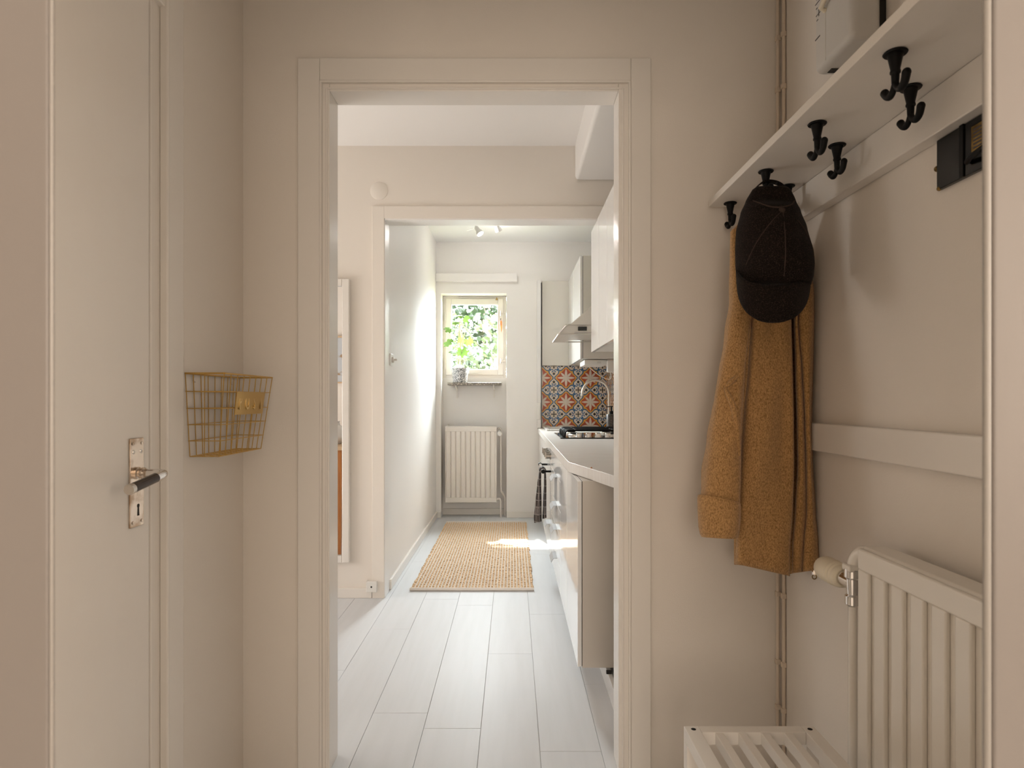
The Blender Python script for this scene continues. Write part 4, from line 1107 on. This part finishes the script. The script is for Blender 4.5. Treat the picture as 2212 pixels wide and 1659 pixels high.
for x0 in (bx0 + 0.002, bx1 - 0.024):
    MB().box(x0, x0 + 0.022, by0 + 0.028, by1 - 0.028, 0.10, 0.125).build('stretcher', 'rack', be, bevel=0.001)
for x in (bx0 + 0.018, bx1 - 0.014):
    for y in (by0 + 0.014, by1 - 0.014):
        MB().lathe((x, y, BT - 0.0008), (0, 0, 1), [(0.0055, 0), (0.0055, 0.0011), (0.0042, 0.0012)], 14).lathe((x, y, BT + 0.0003), (0, 0, 1), [(0.0036, 0), (0.0036, 0.0003), (0.0005, 0.0004)], 12).build('bolt', 'black_iron', be)

# ------------------------------------------------------------------ wool jacket
jk = thing('wool_jacket', (0.68, 1.72, 0.66), 'brown wool jacket with turned-up cuff hanging under the coat rack', 'jacket')
JY = 1.72
KEYS = [(470, 1662, 1680, 1692, 1706, 1684), (520, 1640, 1692, 1710, 1738, 1702), (580, 1628, 1702, 1720, 1752, 1712), (640, 1625, 1706, 1724, 1757, 1716), (700, 1624, 1708, 1725, 1757, 1716), (800, 1618, 1711, 1733, 1755, 1719),
        (900, 1608, 1713, 1738, 1752, 1722), (1000, 1601, 1714, 1741, 1754, 1724), (1100, 1596, 1711, 1742, 1760, 1719), (1170, 1592, 1705, 1736, 1766, 1713), (1240, 1590, 1704, 1732, 1771, 1712)]
def section(y):
    L_, Z_, G_, R_, X2 = lerpkeys(KEYS, y)
    k = min(1, max(0.25, (y - 440) / 160))
    f1 = 0.008 * math.sin(y * 0.017 + 0.6)
    f2 = 0.007 * math.sin(y * 0.013 + 2.0)
    pts = [(Z_, 0.016*k), (Z_ - 3, -0.006*k), (Z_ - (Z_-L_)*0.22, -0.010*k + f2*k), (Z_ - (Z_-L_)*0.48, -0.020*k - f2*k), (Z_ - (Z_-L_)*0.72, -0.026*k + f1*k), (L_ + 10, -0.020*k), (L_ + 1, -0.002*k), (L_, 0.02*k), (L_ + 3, 0.085*k), (L_ - 16 * (1 - max(0, (y - 980) / 260)) + 4, 0.112*k), ((L_ + R_) / 2, 0.120*k), (R_ - 14, 0.092*k),
           (R_, 0.040*k), (R_ - 3, 0.014*k), ((G_ + R_) / 2 + 2, 0.002*k), (G_ + 3, 0.010*k), (G_, 0.040*k), (G_ - 3, 0.014*k), ((X2 + G_) / 2, 0.004*k), (X2 + 2, 0.012*k), (X2, 0.030*k)]
    return pts
def hemdrop(px): return 0 if px < 1600 else (px - 1600) / 105 * 24 if px < 1706 else 10 + (1771 - px) / 60 * 8
ringsj = []
NJ = 60
for i in range(NJ + 1):
    t = i / NJ
    yb = 478 + (1220 - 478) * t
    ring = []
    for p in crom([(a, b_, 0) for a, b_ in section(yb)], 5):
        yy = yb + hemdrop(p.x) * t ** 6
        ring.append(P(p.x, yy, JY + p.y))
    ringsj.append(ring)
body = MB().loft(ringsj, closed=False).build('jacket_body', 'wool', jk, solid=0.004, sharp=80)
# hem stitching and front placket
def jsurf(idx, off=-0.004):
    return [r[idx] + Vector((0, off, 0)) for r in ringsj]
n0 = 5
MB().tube(jsurf(1, -0.0015), 0.0022, 6).build('zip_tape', 'zip', jk)
MB().tube(jsurf(n0 * 13 - 2, -0.001), 0.0022, 6).build('zip_tape', 'zip', jk)
MB().tube(jsurf(n0 + 2, -0.0012), 0.0008, 5).build('stitch_line', 'zip', jk)
MB().tube([p + Vector((0, -0.0012, 0)) for p in ringsj[-3][1:n0 * 6]], 0.0008, 5).build('stitch_line', 'zip', jk)
MB().tube([p + Vector((-0.001, -0.0015, 0)) for p in ringsj[-4][n0 * 13:n0 * 15]], 0.0008, 5).build('stitch_line', 'zip', jk)
zc_ = P(1757, 1240, JY + 0.010)
zp = MB().tube([zc_ + Vector((0, -0.004, 0.014)), zc_ + Vector((0, -0.006, 0))], 0.006, 8).build('zip_slider', 'chrome', jk)
MB().tube([zc_ + Vector((0.006*math.cos(a_), -0.006, -0.006 + 0.006*math.sin(a_))) for a_ in [i*math.pi/5 for i in range(10)]], 0.0014, 6, closed=True).build('zip_ring', 'bronze', zp)
# sleeve
SK = [(498, 1590, 10, 0.02), (540, 1596, 16, 0.02), (600, 1604, 22, 0.015), (650, 1606, 24, 0.00), (720, 1594, 23, -0.012), (800, 1583, 25, -0.025), (860, 1577, 29, -0.030), (900, 1573, 30, -0.032), (950, 1568, 33, -0.034), (1030, 1561, 37, -0.036), (1100, 1557, 39, -0.036)]
rings = []
ns = 44
for i in range(ns + 1):
    y = 498 + (1105 - 498) * i / ns
    cx, hw, dy = lerpkeys(SK, y)
    ring = []
    Yc = JY + dy
    for j in range(28):
        a_ = 2 * math.pi * j / 28
        wob = 1 + 0.07 * math.sin(3 * a_ + y * 0.02) + 0.10 * math.exp(-((y - 850) / 26) ** 2) * math.sin(4 * a_ + 1) + 0.05 * math.sin(y * 0.06) * math.sin(2 * a_)
        q = P(cx + hw * math.cos(a_) * (1 + 0.3 * (wob - 1)), y, Yc)
        q.y += (0.038 if math.sin(a_) < 0 else 0.105) * (hw / 36) * math.sin(a_) * wob
        ring.append(q)
    rings.append(ring)
MB().loft(rings).build('sleeve', 'wool', jk, sharp=80)
# creases at the elbow
MB().tube(crom([P(1566, 838, JY - 0.062), P(1572, 852, JY - 0.066), P(1584, 880, JY - 0.066), P(1592, 930, JY - 0.064), P(1597, 985, JY - 0.062)], 6), [0.003 + 0.005 * math.sin(math.pi * i / 24) for i in range(25)], 8).build('sleeve_crease', 'wool', jk, sharp=80)
MB().tube(crom([P(1566, 838, JY - 0.060), P(1578, 826, JY - 0.058), P(1590, 815, JY - 0.050), P(1600, 800, JY - 0.040)], 6), [0.003 + 0.004 * math.sin(math.pi * i / 18) for i in range(19)], 8).build('sleeve_crease', 'wool', jk, sharp=80)
# cuff
rings = []
for (y, hw, kk) in ((1098, 36, .9), (1082, 39, .95), (1077, 42, 1), (1079, 44.5, 1.06), (1088, 45.5, 1.08), (1110, 45, 1.08), (1140, 43, 1.06), (1155, 40, 1.0), (1162, 36, .92), (1160, 32, .85), (1148, 30, .8)):
    ring = []
    for j in range(32):
        a_ = 2 * math.pi * j / 32
        q = P(1553 + hw * math.cos(a_), y + 9 * math.cos(a_) * (1 if y < 1120 else 0.2) + 6 * math.sin(a_), JY - 0.036)
        q.y += 0.047 * kk * math.sin(a_)
        ring.append(q)
    rings.append(ring)
MB().loft(rings, caps=False).build('cuff', 'wool', jk, sharp=80)
# collar standing up behind the cap
MB().tube(crom([P(1590, 505, JY + 0.02), P(1610, 488, JY + 0.03), P(1650, 470, JY + 0.035), P(1690, 462, JY + 0.04), P(1700, 440, JY + 0.05)], 6), 0.016, 10).build('collar', 'wool', jk, sharp=80)
MB().tube([P(1700, 440, JY + 0.05), Vector((0.764, 1.79, 1.632))], 0.003, 6).build('hanger_loop', 'zip', jk)

# ------------------------------------------------------------------ cap
cp = thing('baseball_cap', (0.66, 1.60, 1.28), 'dark wool baseball cap hanging by its strap over the brown jacket', 'cap')
CY = 1.615
CK = [(404, 1667, 34, .012, .010), (412, 1666, 43, .024, .020), (435, 1664, 53, .042, .026), (460, 1663, 63, .060, .030), (500, 1664, 74, .078, .030), (540, 1667, 79, .090, .028), (575, 1670, 81.5, .094, .024), (600, 1671, 80, .088, .02), (618, 1671, 76, .078, .018)]
def crown(u, y):
    """u angle 0..2pi, 0 = right"""
    cx, hw, fr, bk_ = lerpkeys(CK, y)
    c_, s_ = math.cos(u), math.sin(u)
    q = P(cx + hw * c_, y, CY)
    dep = fr if s_ < 0 else bk_
    dent = 0.030 * math.exp(-((y - 432) / 18) ** 2) * max(0, -s_) ** 3
    soft = 1 + 0.03 * math.sin(5 * u + y * 0.03)
    q.y += dep * s_ * soft + dent
    return q
rings = []
for i in range(37):
    y = 404 + (618 - 404) * i / 36
    rings.append([crown(2 * math.pi * j / 40, y) for j in range(40)])
MB().loft(rings).build('crown', 'wooldark', cp, sharp=80)
def seamline(pts, r=0.0013):
    out = []
    for x, y in pts:
        cx, hw, fr, bk_ = lerpkeys(CK, y)
        c_ = max(-0.995, min(0.995, (x - cx) / hw))
        out.append(crown(-math.acos(c_), y) + Vector((0, -0.0004, 0)))
    return MB().tube(crom(out, 5), r, 6)
for pts in ([(1668, 470), (1640, 498), (1612, 540), (1598, 580)], [(1668, 470), (1705, 498), (1735, 540), (1748, 575)], [(1668, 470), (1664, 520), (1662, 570), (1664, 610)]):
    seamline(pts).build('seam', 'woolseam', cp)
seamline([(1620, 440), (1640, 458), (1664, 463), (1690, 456), (1708, 440)], 0.0022).build('seam', 'woolseam', cp)
bt = crown(-math.acos(0.05), 470)
MB().lathe(bt + Vector((0, 0.002, 0)), (0, -1, 0.35), [(0.008, 0), (0.008, 0.003), (0.005, 0.006), (0.0005, 0.007)], 14).build('button', 'woolseam', cp)
def brim(u, v):
    a_ = (u * 2 - 1) * math.pi / 2
    sn, cs = math.sin(a_), max(0.0, math.cos(a_))
    xs = 80 * math.copysign(abs(sn) ** 0.85, sn)
    top = 578 + 38 * cs; bot = 592 + 105 * cs ** 0.72
    y = top + (bot - top) * v
    return P(1671 + xs * (1 - 0.02 * v), y, CY - 0.092 * math.cos(a_) - 0.016 * v * math.cos(a_) + 0.004)
MB().grid(brim, 24, 10).build('brim', 'wooldark', cp, solid=0.005, sharp=80)
st = crom([P(1628, 425, CY + 0.012), P(1636, 402, CY + 0.03), P(1656, 391, CY + 0.044), P(1684, 397, CY + 0.03), P(1704, 418, CY + 0.012)], 6)
MB().loft([[p + Vector((0, -0.009, 0.001)), p + Vector((0, -0.009, -0.003)), p + Vector((0, 0.009, -0.003)), p + Vector((0, 0.009, 0.001))] for p in st]).build('strap', 'wooldark', cp)
MB().ball(P(1680, 396, CY + 0.02), 0.005).build('strap_buckle', 'black_iron', cp)
